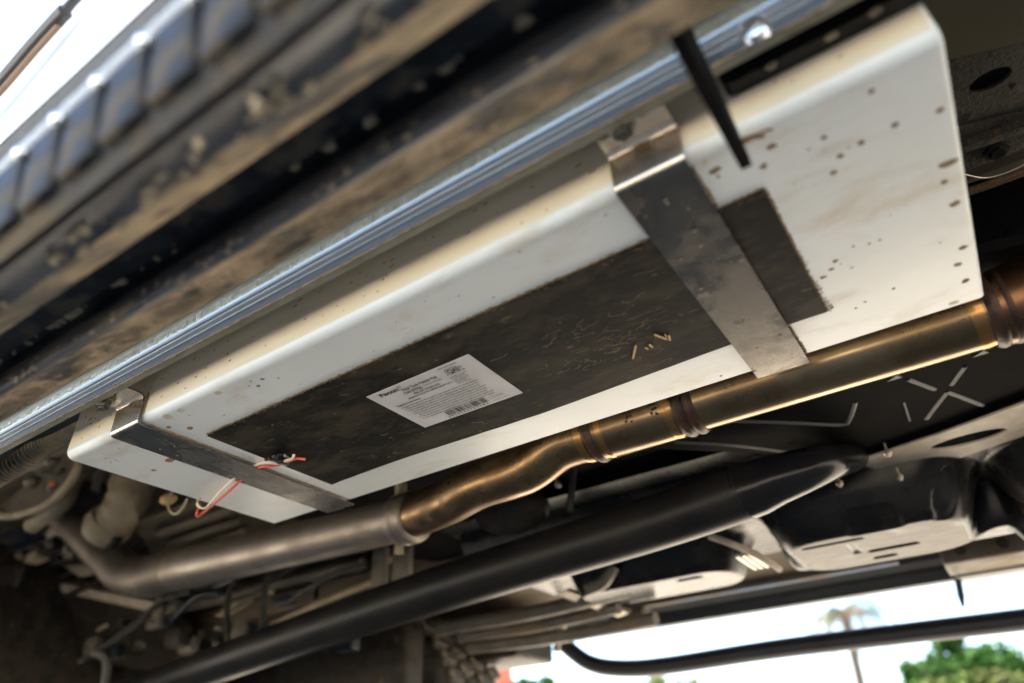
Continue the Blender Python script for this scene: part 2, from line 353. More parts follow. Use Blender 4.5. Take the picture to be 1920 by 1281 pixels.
g = G(); hexbolt(g, at(1868, 282, z=.812), (0, 0, -1), .008, .006); washer(g, at(1868, 282, z=.812), (0, 0, -1), .011, .002); g.obj('drain_plug', m_dark, cm, smooth=False)
for u, v in ((1902, 162), (1818, 218), (1890, 232)):
    g = G(); blob(g, at(u, v, z=.8148), (0, 0, -1), .004, h=.002); g.obj('spot_weld', m_coat, cm)

# ================================================================== FUEL TANK SIDE (right background)
cov = thing('ribbed_cover', 'black plastic cover with raised cross ribs behind the exhaust', 'cover', at(1700, 760, z=.722))
g = G(); g.prism(pl_at([(1020, 800), (1480, 560), (2080, 420), (2080, 700), (1920, 748), (1630, 868), (1600, 872), (1500, 855), (1180, 838)], .722), (0, 0, .012)); g.obj('cover_panel', m_bplastic, cov, smooth=False)
def raised(path, z, r, parent, m=m_rib, name='raised_rib'):
    g = G(); pts = smoothpath([at(u, v, z=z) + Vector((0, 0, r * .55)) for u, v in path], 5); g.tube(pts, r, 8); return g.obj(name, m, parent)
for pth in ([(1370, 790), (1480, 793), (1575, 797), (1592, 788), (1604, 755)], [(1703, 712), (1753, 731)], [(1737, 786), (1772, 741), (1782, 738), (1843, 761)],
            [(1784, 722), (1809, 688)], [(1265, 829), (1380, 836), (1500, 851), (1590, 858)], [(1695, 755), (1706, 790)]):
    raised(pth, .7215, .0042 if pth[0] != (1695, 755) else .0015, cov)
raised([(1600, 868), (1760, 815), (1920, 755), (2060, 705)], .716, .0038, cov, m_gloss, 'rolled_edge')
for u, v in ((1675, 706), (1836, 660)):
    g = G(); p = at(u, v, z=.7215); g.prism([p + Vector((-.009, .004, 0)), p + Vector((.009, .004, 0)), p + Vector((.004, -.006, 0))], (0, 0, -.003)); g.obj('moulded_tab', m_rib, cov, smooth=False)

ft = thing('fuel_tank', 'glossy black moulded fuel tank with sunken slots in its base painted with a pale sheen', 'fuel tank', (-.1, 1.3, .62))
# pale strap-plate with the large oval hole
br = thing('tank_bracket', 'pale tan metal bracket with a large oval opening beside the black tank', 'bracket', at(1700, 850, z=.708))
holed_plate('bracket_plate', pl_at([(1600, 868), (1760, 815), (2060, 705), (2060, 770), (1780, 866), (1700, 892), (1640, 880)], .710), at(1815, 824, z=.710), .050, .0205, .003, m_tanmetal, br, n=60, rot=R(-3))
g = G(); g.tube([at(1490, 852, z=.71), at(1602, 864, z=.71)], .004, 8); g.obj('bracket_edge', m_case, br)
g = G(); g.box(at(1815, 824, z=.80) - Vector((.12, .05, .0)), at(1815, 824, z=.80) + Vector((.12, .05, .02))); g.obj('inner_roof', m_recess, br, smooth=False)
for u, v in ((1797, 824), (1808, 836)):
    g = G(); g.box(at(u, v, z=.73) - Vector((.005, .01, .01)), at(u, v, z=.73) + Vector((.005, .01, .012)), .002); g.obj('inner_clip', m_copper, br)
for u, v in ((1543, 861), (1573, 903), (1686, 891), (1663, 846)):
    g = G(); p = at(u, v, z=.684); washer(g, p, (0, 0, -1), .0055, .004, 12); g.ball(p + Vector((0, 0, -.005)), .0042, 10, 6); g.tube([p, p + Vector((0, 0, .012))], .002, 6); g.obj('bolt', m_copper, br)
# moulded tank: height field, pans hanging lower than the web between them
def sm(e0, e1, x):
    t = max(0, min(1, (x - e0) / (e1 - e0))); return t * t * (3 - 2 * t)
PA0, PA1 = at(1462, 1050, z=.627).x, at(1835, 955, z=.627).x
PY0, PY1 = 1.20, 1.46
def rbox(x, y, x0, x1, y0, y1, rad, soft):
    cx, cy = (x0 + x1) / 2, (y0 + y1) / 2; dx = abs(x - cx) - (x1 - x0) / 2 + rad; dy = abs(y - cy) - (y1 - y0) / 2 + rad
    d = math.hypot(max(dx, 0), max(dy, 0)) + min(max(dx, dy), 0) - rad
    return 1 - sm(-soft, soft, d)
slots = []
def slot(u, v, hx, hy, dep=.012): p = at(u, v, z=.627); slots.append((p.x, p.y, hx, hy, dep))
slot(1642, 993, .040, .012); slot(1785, 967, .022, .014); slot(1675, 1026, .038, .008); slot(1660, 1043, .018, .008)
slot(1560, 1020, .048, .005, .004); slot(1600, 1030, .006, .035, .004); slot(1295, 1098, .024, .007)
def zt(x, y):
    z = .712 + .05 * (1 - sm(1.165, 1.195, y))
    z -= .085 * rbox(x, y, PA0, PA1, PY0, PY1, .085, .028)
    z -= .081 * rbox(x, y, PA1 + .055, PA1 + .75, PY0 + .02, PY1 + .03, .07, .022)
    z -= .072 * rbox(x, y, PA0 - .46, PA0 - .085, PY0 + .11, PY1 + .03, .08, .022)
    z -= .070 * rbox(x, y, PA0 - .02, PA1 + .75, PY1 - .07, PY1 + .02, .03, .015) * (1 - rbox(x, y, PA0, PA1, PY0, PY1, .085, .028))
    for sx, sy, hx, hy, dep in slots: z += dep * rbox(x, y, sx - hx, sx + hx, sy - hy, sy + hy, min(hx, hy) * .9, .002)
    return z
nx, ny = 420, 190; X0, X1, Y0, Y1 = PA0 - .62, .75, 1.085, 1.56; V = []; F = []
for j in range(ny + 1):
    for i in range(nx + 1):
        x = X0 + (X1 - X0) * i / nx; y = Y0 + (Y1 - Y0) * j / ny; V.append((x, y, zt(x, y)))
for j in range(ny):
    for i in range(nx):
        a = j * (nx + 1) + i; F.append((a, a + 1, a + nx + 2, a + nx + 1))
b = len(V); V += [(X0, Y0, .80), (X1, Y0, .80), (X1, Y1, .80), (X0, Y1, .80)]; F.append((b, b + 1, b + 2, b + 3))
sh_ = obj('moulded_shell', V, F, m_duct, ft, autos=80)
sh_.data.materials.append(m_ductsheen)
for f in sh_.data.polygons:
    if f.center.z + ft.location.z < .632 and abs(f.normal.z) > .9: f.material_index = 1
g = G(); p = at(1412, 1052, z=.634)
for k in range(4): g.box(p + Vector((-.017 + k * .011, -.05, -.002)), p + Vector((-.010 + k * .011, .06, .004)), .0015)
g.obj('clamp_fin', m_copper, ft)
g = G(); g.tube(smoothpath([at(1330, 1005, y=1.2), at(1385, 1025, y=1.21), at(1440, 1052, y=1.24), at(1462, 1068, y=1.27)]), .006, 8); g.obj('tank_strap', m_tanmetal, ft)

# ---- far floor, sill, far step bar
fs = thing('far_sill', 'dark painted sill and tan floor edge on the far side of the van', 'sill', (-.5, 1.85, .7))
prof = [(1.46, .80), (1.58, .775), (1.62, .765), (1.66, .765), (1.68, .772), (1.74, .772), (1.76, .760), (1.80, .752), (1.84, .752), (1.865, .735), (1.868, .722)]
g = G(); g.extr(prof, -2.2, 1.2, xs=2); g.obj('inner_floor', m_floor, fs)
g = G(); g.extr([(1.868, .722), (1.872, .712), (1.888, .708), (1.895, .70), (1.895, .674), (1.90, .668), (1.93, .668), (1.94, .68), (1.94, .76), (1.868, .76)], -1.12, 1.2, True); g.obj('sill_box', m_sill, fs)
g = G(); g.extr([(1.866, .724), (1.860, .716), (1.872, .713)], -2.0, -.15, True); g.obj('sill_lip', m_bluelit, fs)
g = G(); a = at(1772, 1062, y=1.80); bq = at(1900, 1010, y=1.80); g.box((a.x, 1.74, .735), (bq.x + .1, 1.862, a.z - .01), .006); g.obj('grey_gusset', m_shield, fs)
g = G(); g.box((a.x + .01, 1.862, .69), (.6, 1.93, .664), .004); g.obj('step_mount', m_nerf, fs)
for u, v in ((1800, 1031), (1880, 1018)):
    g = G(); p = at(u, v, y=1.74); hexbolt(g, p, (0, -1, -.3), .012, .008); g.obj('mount_bolt', m_dark, fs, smooth=False)
g = G(); g.tube([at(1796, 1085, y=1.85), at(1802, 1118, y=1.86), at(1806, 1138, y=1.86)], [.007, .007, .003], 8); g.obj('hanging_rod', m_nerf, fs)
g = G(); p = at(1185, 1152, y=1.72); g.box(p - Vector((.055, .03, .018)), p + Vector((.045, .03, .012)), .008); g.obj('junction_box', m_case, fs)
g = G(); g.box((-1.55, 1.70, .72), (at(1005, 1230, y=1.8).x, 1.9, at(1000, 1238, y=1.8).z), .01); g.obj('arch_flap', m_dark, fs)
nb = thing('far_step_bar', 'black tubular step bar curving along the far side of the van', 'step bar', at(1400, 1225, y=1.98))
g = G(); g.tube(smoothpath([at(1036, 1185, y=1.93), at(1062, 1212, y=1.95), at(1105, 1243, y=1.97), at(1160, 1253, y=1.98), at(1250, 1248, y=1.98), at(1480, 1214, y=1.98), at(1920, 1162, y=1.98), at(2100, 1140, y=1.98), Vector((1.6, 1.98, .585)), Vector((1.85, 1.97, .60)), Vector((1.95, 1.93, .67))], 8), .0235, 20); g.obj('bar_tube', m_nerf, nb)
hp = thing('drain_hose', 'dusty bent hose hanging in front of the far sill', 'hose', at(1100, 1145, y=1.7))
g = G(); g.tube(smoothpath([at(1150, 1128, y=1.7), at(1095, 1150, y=1.7), at(1062, 1165, y=1.7), at(1050, 1190, y=1.7), at(1042, 1222, y=1.7)]), .0095, 12); g.obj('hose', m_cream, hp)
# longitudinal pressings seen left of the black tank
pr = thing('floor_rails', 'dusty tan pressed rails of the far floor behind the drive shaft', 'floor rail', at(1000, 1130, y=1.45))
for k, (pa, pb, rr) in enumerate((((820, 1180), (1180, 1105), .016), ((860, 1195), (1160, 1140), .013), ((880, 1215), (1230, 1160), .015))):
    g = G(); g.tube(smoothpath([at(*pa, y=1.42 + .06 * k), at((pa[0] + pb[0]) / 2, (pa[1] + pb[1]) / 2 + 6, y=1.43 + .06 * k), at(*pb, y=1.40 + .06 * k)]), rr, 10); g.obj('pressed_rail', m_shield, pr)
g = G(); g.prism([at(1060, 1108, y=1.36), at(1180, 1150, y=1.5), at(1160, 1158, y=1.5), at(1045, 1116, y=1.36)], (0, .02, .01)); g.obj('cross_bracket', m_copper, pr, smooth=False)
g = G(); g.tube(smoothpath([at(1150, 1060, y=1.3), at(1130, 1090, y=1.3), at(1100, 1104, y=1.3)]), .015, 10); g.obj('rolled_end', m_case, pr)

# far wheel
wx, wy = at(915, 1240, y=1.68).x - .395, 1.68
wh = bpy.data.objects.new('wheel', None); COL.objects.link(wh); wh.parent = van; wh.location = Vector((wx, wy, .40)) - van.location; wh['label'] = 'muddy off road tyre with chunky tread'
def lathe(g, prof, cx, cy, cz, n=48):
    V = []; k = len(prof)
    for i in range(n):
        a = 2 * PI * i / n
        for (rr, yy) in prof: V.append((cx + rr * math.cos(a), cy + yy, cz + rr * math.sin(a)))
    g.add(V, [(i * k + j, i * k + j + 1, ((i + 1) % n) * k + j + 1, ((i + 1) % n) * k + j) for i in range(n) for j in range(k - 1)])
g = G(); lathe(g, [(.20, -.10), (.24, -.125), (.33, -.13), (.37, -.118), (.385, -.10), (.385, .10), (.37, .118), (.33, .13), (.24, .125), (.20, .10)], wx, wy, .40); g.obj('tyre', m_tyre, wh)
lug0 = None
for i in range(44):
    a = 2 * PI * i / 44
    for j, yy in enumerate((-.095, -.035, .03, .092)):
        aa = a + (.07 if j % 2 else 0)
        if lug0 is None:
            q = G(); q.box((-.010, -.024, -.019), (.012, .024, .019), .003); lug0 = obj('tread_block', q.V, q.F, m_tyre); me_l = lug0.data; bpy.data.objects.remove(lug0); lug0 = 1
        o = bpy.data.objects.new('tread_block', me_l); COL.objects.link(o); o.parent = wh
        o.location = ((.388) * math.cos(aa), yy, .388 * math.sin(aa)); o.rotation_euler = (R(12 if j % 2 else -12), -aa, 0)
g = G(); lathe(g, [(.0, -.05), (.08, -.05), (.10, -.03), (.19, -.02), (.205, -.10), (.21, .10), (.0, .06)], wx, wy, .40); g.obj('rim', m_dark, wh)

# ================================================================== BACKGROUND
bp = thing('terracotta_pillar', 'terracotta coloured pillar standing right of the far tyre', 'pillar', (at(933, 1270, y=8).x, 8, 0))
g = G(); c = at(933, 1270, y=8); tz = at(933, 1205, y=8).z; g.box((c.x - .13, 7.9, 0), (c.x + .13, 8.15, tz - .05), .01); g.obj('shaft', m_brick, bp); g = G(); g.box((c.x - .15, 7.88, tz - .05), (c.x + .15, 8.17, tz), .01); g.obj('cap', m_brick, bp)
leafmesh = {}
def crown(g, c, rad, n, size, clumps=None, seed=0):
    rnd = random.Random(seed); c = Vector(c); cl = clumps or 14; cs = []
    for k in range(cl):
        d = Vector((rnd.gauss(0, 1), rnd.gauss(0, 1), rnd.gauss(0, .8))).normalized() * rnd.uniform(.35, .85); cs.append((c + Vector((d.x * rad[0], d.y * rad[1], d.z * rad[2])), rnd.uniform(.28, .5)))
    for k in range(n):
        cc, rr = rnd.choice(cs); d = Vector((rnd.gauss(0, 1), rnd.gauss(0, 1), rnd.gauss(0, 1))).normalized() * (rnd.random() ** .4) * rr
        p = cc + Vector((d.x * rad[0], d.y * rad[1], d.z * rad[2])); s_ = size * rnd.uniform(.6, 1.3)
        a = Vector((rnd.gauss(0, 1), rnd.gauss(0, 1), rnd.gauss(0, 1))).normalized(); b = a.orthogonal().normalized()
        g.add([p - a * s_, p + b * s_ * .45, p + a * s_, p - b * s_ * .45], [(0, 1, 2, 3)])
def tree(u, v, y, rad, lbl, seed, m=m_leaf, n=5200, size=.11, name='tree', cat='tree'):
    c = at(u, v, y=y); t = thing(name, lbl, cat, (c.x, c.y, 0))
    g = G(); g.tube(smoothpath([(c.x, c.y, 0), (c.x + .1, c.y, c.z * .5), (c.x, c.y, c.z)], 4), [.22 * (1 - .07 * i) for i in range(9)], 10)
    for k in range(5):
        a = k * 1.26; e = c + Vector((math.cos(a) * rad[0] * .6, math.sin(a) * rad[1] * .6, rad[2] * .5)); s0 = Vector((c.x, c.y, c.z * .75))
        g.tube([s0, (s0 + e) / 2 + Vector((0, 0, .15)), e], [.08, .05, .02], 6)
    g.obj('trunk', m_bark, t); g = G(); crown(g, c, rad, n, size, seed=seed); g.obj('crown', m, t, smooth=False)
tree(1800, 1262, 22, (1.35, 1.4, 1.0), 'bushy green tree rising highest beside the thin palm trunk', 1)
tree(1915, 1262, 22, (1.0, 1.2, .95), 'dense green tree cut by the right edge of the picture', 2)
tree(1725, 1275, 20, (.5, .7, .5), 'small round green treetop left of the bushy tree', 3, n=900)
tree(1245, 1290, 24, (1.1, 1.2, .5), 'sparse pale green treetop under the far step bar', 4, m=m_leaf2, n=420, size=.15)
tree(1000, 1290, 16, (.55, .7, .25), 'low green shrub right of the terracotta pillar', 5, n=700, size=.1, name='shrub', cat='shrub')
tree(1860, 1292, 15, (1.6, .8, .28), 'light green hedge top in front of the trees at the right', 6, m=m_leaf2, n=1500, size=.09, name='hedge', cat='hedge')
pm = thing('palm_tree', 'thin tall palm with a skirt of dry brown fronds', 'palm tree', (at(1620, 1281, y=26).x, 26, 0))
pa = at(1625, 1330, y=26); pb = at(1583, 1150, y=26); pv = pb - pa
g = G(); g.tube([pa - pv * ((pa.z) / pv.z), pa, (pa + pb) / 2, pb], [.19, .16, .14, .15], 10); g.obj('trunk', m_bark, pm)
for k in range(26):
    a = k * 2.4; ln = .9 + 1.1 * random.random(); up = random.uniform(-.3, .6); dry = k % 3
    d = Vector((math.cos(a), math.sin(a), 0)); pts = [pb + Vector((0, 0, .1)), pb + d * ln * .4 + Vector((0, 0, up * .6)), pb + d * ln * .75 + Vector((0, 0, up * .2 - .4 * dry * .3)), pb + d * ln * .9 + Vector((0, 0, -.5 - .5 * dry))]
    pts = smoothpath(pts, 5); g = G(); sd_ = d.cross(Vector((0, 0, 1)))
    for i in range(1, len(pts)):
        for sg in (-1, 1):
            for q in range(2):
                p = pts[i - 1].lerp(pts[i], q / 2); e = p + sd_ * sg * .26 + Vector((0, 0, -.26)); g.add([p, p + (pts[i] - pts[i - 1]) * .16, e], [(0, 1, 2)])
    g.tube(pts, .012, 5); g.obj('frond', m_dryfrond if dry else m_leaf2, pm, smooth=False)

# ================================================================== DRIVE SHAFT, EXHAUST
ds = thing('drive_shaft', 'long matt black drive shaft tube running below the exhaust', 'drive shaft', at(1000, 1050, y=1))
path = [at(180, 1325, y=1.12), at(300, 1283, y=1.10), at(450, 1230, y=1.06), at(800, 1112, y=1.03), at(1200, 988, y=1.0), at(1395, 921, y=.99)]
g = G(); sp = smoothpath(path, 8); g.tube(sp, .0415, 40, cap=True); g.obj('shaft_tube', m_shaft, ds)
g = G(); e = [at(1385, 924, y=.99), at(1420, 912, y=.99), at(1455, 898, y=.99), at(1500, 884, y=.99), at(1545, 868, y=1.01), at(1580, 860, y=1.07), at(1600, 856, y=1.13)]; g.tube(e, [.0415, .0400, .036, .031, .027, .024, .022], 36); g.obj('tapered_end', m_gloss, ds)

ex = thing('exhaust_pipe', 'golden heat tinted exhaust pipe running behind the white tank', 'exhaust pipe', (-.3, .73, .67))
ey, ez, er = .722, .6765, .0345
xs_ = lambda u, v: at(u, v, y=ey).x
xR, xW1, xW2, xJ = xs_(1868, 585), xs_(1283, 778), xs_(1118, 828), xs_(1050, 852)
g = G(); n_ = 20; g.tube([Vector((xW1 + .004 + (xR - xW1) * i / n_, ey, ez)) for i in range(n_ + 1)], [er * (1.0 if i else 1.03) for i in range(n_ + 1)], 48, cap=False); g.obj('main_pipe', m_exh, ex)
g = G(); g.tube([Vector((xR, ey, ez)), Vector((xR + .03, ey, ez)), Vector((xR + .09, ey + .002, ez + .004)), Vector((xR + .4, ey + .01, ez + .01))], [.037, .041, .043, .043], 40, cap=False); g.obj('rear_pipe', m_exh3, ex)
for a_, n2 in ((xR - .010, 3), (xW1 - .004, 2), (xW2 - .003, 1)):
    g = G(); P_ = []; RR = []
    for i in range(n2 * 8 + 1):
        P_.append(Vector((a_ + i * .0016, ey, ez))); RR.append(er + .0015 + .0028 * abs(math.sin(i * PI / 8)))
    g.tube(P_, RR, 40); g.obj('weld_ring', m_weld, ex)
g = G(); g.tube([Vector((xW2, ey, ez)), Vector((xW2 + .006, ey, ez)), Vector((xW1 - .01, ey, ez)), Vector((xW1, ey, ez))], [er * .99, er * 1.05, er * 1.05, er * 1.0], 48, cap=False); g.obj('joint_sleeve', m_exh, ex)
pth = smoothpath([Vector((xW2 + .004, ey, ez)), Vector((xJ, ey, ez)), at(985, 878, y=.727), at(900, 908, y=.745), at(838, 942, y=.775), at(765, 972, y=.80)], 10)
g = G(); g.tube(pth, er * .97, 40, cap=False); g.obj('bent_pipe', m_exh4, ex)
pj_ = pth[-1]; far_ = at(300, 1078, y=.90)
dr = (far_ - pj_).normalized()
g = G(); g.tube([pj_ - dr * .022, pj_ - dr * .018, pj_ - dr * .006, pj_, pj_ + dr * .006, pj_ + dr * .018, pj_ + dr * .022], [er * 1.0, er * 1.16, er * 1.2, er * 1.08, er * 1.2, er * 1.16, er], 36); g.obj('joint_band', m_exh2, ex)
g = G(); el = smoothpath([pj_, pj_.lerp(far_, .5), far_ + Vector((.05, -.003, 0)), far_ + Vector((-.05, .0, .004)), at(235, 1075, y=.91), at(205, 1045, y=.90), at(160, 1000, y=.88), at(120, 960, y=.87)], 8)
rad_ = [er * .97 * (1 + .42 * min(1, i / 16)) for i in range(len(el))]; ke = 15
g.tube(el[:ke + 1], rad_[:ke + 1], 36, cap=False); g.obj('front_pipe', m_exh2, ex); g = G(); g.tube(el[ke:], rad_[ke:], 36, cap=False); g.obj('elbow_pipe', m_elbow, ex)
for a_, l_ in ((xW1 + .012, .010), (xW1 - .016, .010), (xW2 + .014, .008), (xW2 - .016, .010), (xR - .024, .012)):
    g = G(); g.tube([Vector((a_ + l_ * i / 4, ey, ez)) for i in range(5)], [(er * 1.05 if xW2 < a_ < xW1 else er) + dd for dd in (.0000, .0004, .0005, .0004, .0000)], 40, cap=False); g.obj('heat_tint', m_tint, ex)
# stamped marks on the sleeve
for u, v in ((1178, 782), (1225, 767)):
    g = G(); p = at(u, v, y=ey); 
    for (dx, dz) in ((-.006, .006), (.0, .006), (.006, .006), (.006, 0), (.006, -.006), (-.004, -.004), (0, 0)):
        zz = at(u, v, y=ey - er).z + dz; dzc = max(-.034, min(.034, zz - ez)); rr = er * 1.05 + .0002; yy = ey - math.sqrt(max(1e-6, rr * rr - dzc * dzc))
        nrm = Vector((0, yy - ey, dzc)).normalized(); blob(g, Vector((at(u, v, y=ey - er * .9).x + dx * .6, yy, ez + dzc)), nrm, .0016, 1.3, random.uniform(0, 3), h=.00025)
    g.obj('stamped_mark', m_weld, ex)

# ================================================================== WATER TANK
TX0, TX1, TY0, TY1, TZ = -.840, .084, .330, .636, .645
tk = thing('water_tank', 'white plastic water tank with mud specks slung under the van floor', 'water tank', ((TX0 + TX1) / 2, .48, TZ))
rn, rf_ = .0105, .0035
prof = [(TY1, TZ + .18), (TY1, TZ + rf_)] + arc((TY1 - rf_, TZ + rf_), rf_, 0, -90, 4)[1:] + [(TY0 + rn, TZ)] + arc((TY0 + rn, TZ + rn), rn, 270, 180, 8)[1:] + [(TY0, TZ + .18)]
g = G(); g.extr(prof, TX0, TX1, closed=True)
bm = bmesh.new(); vs = [bm.verts.new(v) for v in g.V]
for f in g.F: bm.faces.new([vs[i_] for i_ in f])
bmesh.ops.recalc_face_normals(bm, faces=bm.faces)
caps = [e for e in bm.edges if len(e.link_faces) == 2 and abs(abs(e.link_faces[0].normal.x) - abs(e.link_faces[1].normal.x)) > .9 and min(v.co.z for v in e.verts) < TZ + .17]
bmesh.ops.bevel(bm, geom=caps, offset=.0036, segments=3, affect='EDGES', profile=.5)
bmesh.ops.recalc_face_normals(bm, faces=bm.faces)
bm.verts.index_update(); V = [v.co.copy() for v in bm.verts]; F = [[v.index for v in f.verts] for f in bm.faces]; bm.free()
body = obj('tank_body', V, F, m_poly, tk, autos=50)
body.data.materials.append(m_polyface)
for f in body.data.polygons:
    if f.normal.y < -.97: f.material_index = 1
# rounded shoulder moulding and rear flange
g = G()
SP = [(1691, 110, 7, 1.3), (1735, 82, 4, 1), (1610, 112, 5, 1.2), (1533, 173, 6, 1), (1497, 204, 9, 1.1), (1612, 162, 5, 1), (1634, 171, 4.5, 1), (1678, 235, 5, 1), (1790, 175, 4, 1), (1788, 258, 6, 1.3), (1763, 207, 5, 1),
      (1545, 258, 4, 1), (1615, 268, 4.5, 1), (1447, 274, 6, 1.2), (1413, 240, 6, 1.4), (1432, 312, 5, 1.1), (1563, 324, 4.5, 1.2), (1576, 293, 4, 1.3), (1341, 320, 6.5, 1.4), (1347, 331, 3, 1), (1776, 308, 8, 1.5), (1797, 322, 8, 1.6),
      (1770, 342, 5, 1), (1791, 382, 5.5, 1.3), (1812, 370, 4, 1.2), (1815, 442, 5, 1.3), (1806, 465, 5, 1.1), (1797, 496, 5, 1), (1811, 527, 5, 1), (1566, 490, 4.5, 1), (1559, 505, 3, 1.3), (1544, 520, 3.5, 1.3), (1706, 602, 4.5, 1.5), (1730, 596, 3, 1.5),
      (320, 863, 7, 1.6), (288, 882, 4, 1.2), (484, 724, 4, 1.2), (594, 637, 4, 1.2), (555, 664, 5.5, 1.6), (383, 742, 5, 1.5), (357, 803, 5.5, 1.3), (316, 801, 4.5, 1.3), (293, 786, 4, 1), (492, 711, 3, 1.4), (522, 709, 2, 1),
      (376, 935, 2.5, 1), (1352, 705, 2, 1), (1164, 776, 4.5, 1.5), (938, 858, 3, 1), (1318, 660, 2, 1), (470, 715, 2, 1), (640, 617, 2.5, 1.2), (1080, 408, 2.5, 1.2), (1100, 395, 2.5, 1.2), (1155, 372, 3, 1.2), (1130, 385, 2.5, 1), (1010, 436, 2, 1), (1600, 462, 2, 1), (1630, 457, 2, 1), (1650, 450, 2, 1), (1676, 541, 2.5, 1), (1622, 566, 2, 1), (1605, 578, 2, 1)]
for u, v, r_, el_ in SP:
    r_ *= 1.55 if u > 1300 else 1.25
    p = at(u, v, z=TZ)
    if p.x > TX1 - .008 or p.y > TY1 - .009 or p.y < TY0 + .009 or p.x < TX0 + .008: continue
    d = p.length; blob(g, p, (0, 0, -1), r_ * .72 * (p - Vector((0, 0, CZ))).length / 1287 * 1.15, el_, random.uniform(-.3, .3), h=.0005)
rnd = random.Random(3)
for k in range(90):          # fine specks of road dirt
    x = rnd.uniform(TX0 + .02, TX1 - .02); y = TY0 + .012 + abs(rnd.gauss(0, .10))
    if y > TY1 - .01: continue
    blob(g, (x, y, TZ), (0, 0, -1), rnd.uniform(.0003, .0009), rnd.uniform(1, 3), rnd.uniform(-.3, .3), h=.0003, seg=6)
for k in range(90):
    x = rnd.uniform(TX0 + .02, TX1 - .02); z = TZ + .012 + rnd.random() * .045
    blob(g, (x, TY0, z), (0, -1, 0), rnd.uniform(.0004, .0012), rnd.uniform(1, 4), rnd.uniform(-.2, .5), h=.0003, seg=6)
g.obj('mud_specks', m_spot, tk, kind='stuff')
g = G()
for u, v, r_ in ((398, 732, 8), (330, 766, 8), (308, 779, 10), (1788, 568, 8), (1318, 298, 6)):
    p = at(u, v, z=TZ)
    if p.y < TY0 + .01: p.y = TY0 + .011
    blob(g, p, (0, 0, -1), r_ * .75 * (p - Vector((0, 0, CZ))).length / 1287, 1.35, .2, h=.00025, seg=14, jit=.12)
g.obj('splash_mark', m_ringspot, tk)
# brown stains on the right shoulder
g = G()
for u, v, r_, e_ in ((1395, 222, 12, 3.2), (1380, 232, 9, 2), (1425, 213, 5, 4), (1372, 258, 10, 1.6), (1448, 275, 5, 2.5)):
    p = at(u, v, z=TZ); p.y = max(p.y, TY0 + .009); blob(g, p, (0, 0, -1), r_ * .3 / 1287 * 1.1, e_, -.35, h=.0003, seg=14)
g.obj('brown_stain', m_spot, tk)

# dark strip above the tank shoulder on the right
dk = thing('rubber_strip', 'black rubber edging above the right half of the white tank', 'edging strip', (.2, .33, .69))
xk = at(1362, 180, y=.326).x
g = G(); zlo = at(1380, 172, y=.326).z
n9 = arc((xk + .008, zlo + .008), .008, 180, 270, 6)
poly = [Vector((x, .318, z)) for x, z in n9] + [Vector((.5, .318, zlo)), Vector((.5, .318, .80)), Vector((xk, .318, .80))]
g.prism(poly, (0, .0115, 0)); g.obj('strip', m_gloss, dk, smooth=False)
for u, v in ((1447, 123), (1558, 68), (1640, 22)):
    g = G(); blob(g, at(u, v, y=.318), (0, -1, -.2), .003, 1.3, h=.0005); g.obj('mud_splash', m_splat, dk)

# ================================================================== HEATER PAD
PX0, PX1, PY0_, PY1_ = at(395, 817, z=TZ).x, at(1545, 575, z=TZ).x, .388, .571
pad = thing('heater_pad', 'dark grey tank heater pad glued to the tank underside', 'heater pad', ((PX0 + PX1) / 2, .48, TZ))
def wav(x, s): return .0012 * mnoise.noise(Vector((x * 9, s, 0))) + .0006 * mnoise.noise(Vector((x * 40, s, 3)))
N = 120; top = [Vector((PX0 + (PX1 - PX0) * i / N, PY0_ + wav(PX0 + (PX1 - PX0) * i / N, 1) + .004 * (1 - i / N), TZ)) for i in range(N + 1)]
bt = [Vector((PX0 + (PX1 - PX0) * i / N, PY1_ + wav(PX0 + (PX1 - PX0) * i / N, 5) + .007 * (1 - i / N) - .003 * math.sin(i / N * 9), TZ)) for i in range(N + 1)]
V = []; F = []; T = Vector((0, 0, -.0022))
for i in range(N + 1): V += [top[i], top[i] + T + Vector((0, .0006, 0)), bt[i] + T - Vector((0, .0006, 0)), bt[i]]
for i in range(N): F += [(4 * i + k, 4 * i + k + 1, 4 * i + k + 5, 4 * i + k + 4) for k in range(3)]
F += [(0, 1, 2, 3), tuple(4 * N + k for k in range(4))]
obj('rubber_sheet', V, F, m_pad, pad)
# dust seam along the near edge and the right end
def seam(name, pts, w, parent, m=m_seam, nrm=(0, 0, -1), h=.0008):
    g = G(); pts = [Vector(p) for p in pts]; nrm = Vector(nrm); V = []; L = []
    for a, b in zip(pts[:-1], pts[1:]):
        k = max(2, int((b - a).length / .0025)); L += [a.lerp(b, i / k) for i in range(k)]
    L.append(pts[-1])
    for i, p in enumerate(L):
        t = (L[min(i + 1, len(L) - 1)] - L[max(i - 1, 0)]).normalized(); s_ = t.cross(nrm)
        w1 = w * random.uniform(.35, 1.15); w2 = w * random.uniform(.35, 1.15); V += [p - s_ * w1 + nrm * .0001, p + nrm * h, p + s_ * w2 + nrm * .0001]
    g.add(V, [(3 * i + k, 3 * i + k + 1, 3 * i + k + 4, 3 * i + k + 3) for i in range(len(L) - 1) for k in range(2)])
    return g.obj(name, m, parent)
seam('dust_edge', [Vector((p.x, p.y - .0006, TZ)) for p in top[::10]], .0019, pad)
seam('dust_edge', [Vector((PX1 + .0004, PY0_, TZ)), Vector((PX1 + .0004, PY1_, TZ))], .0018, pad)
g = G(); rnd = random.Random(11)
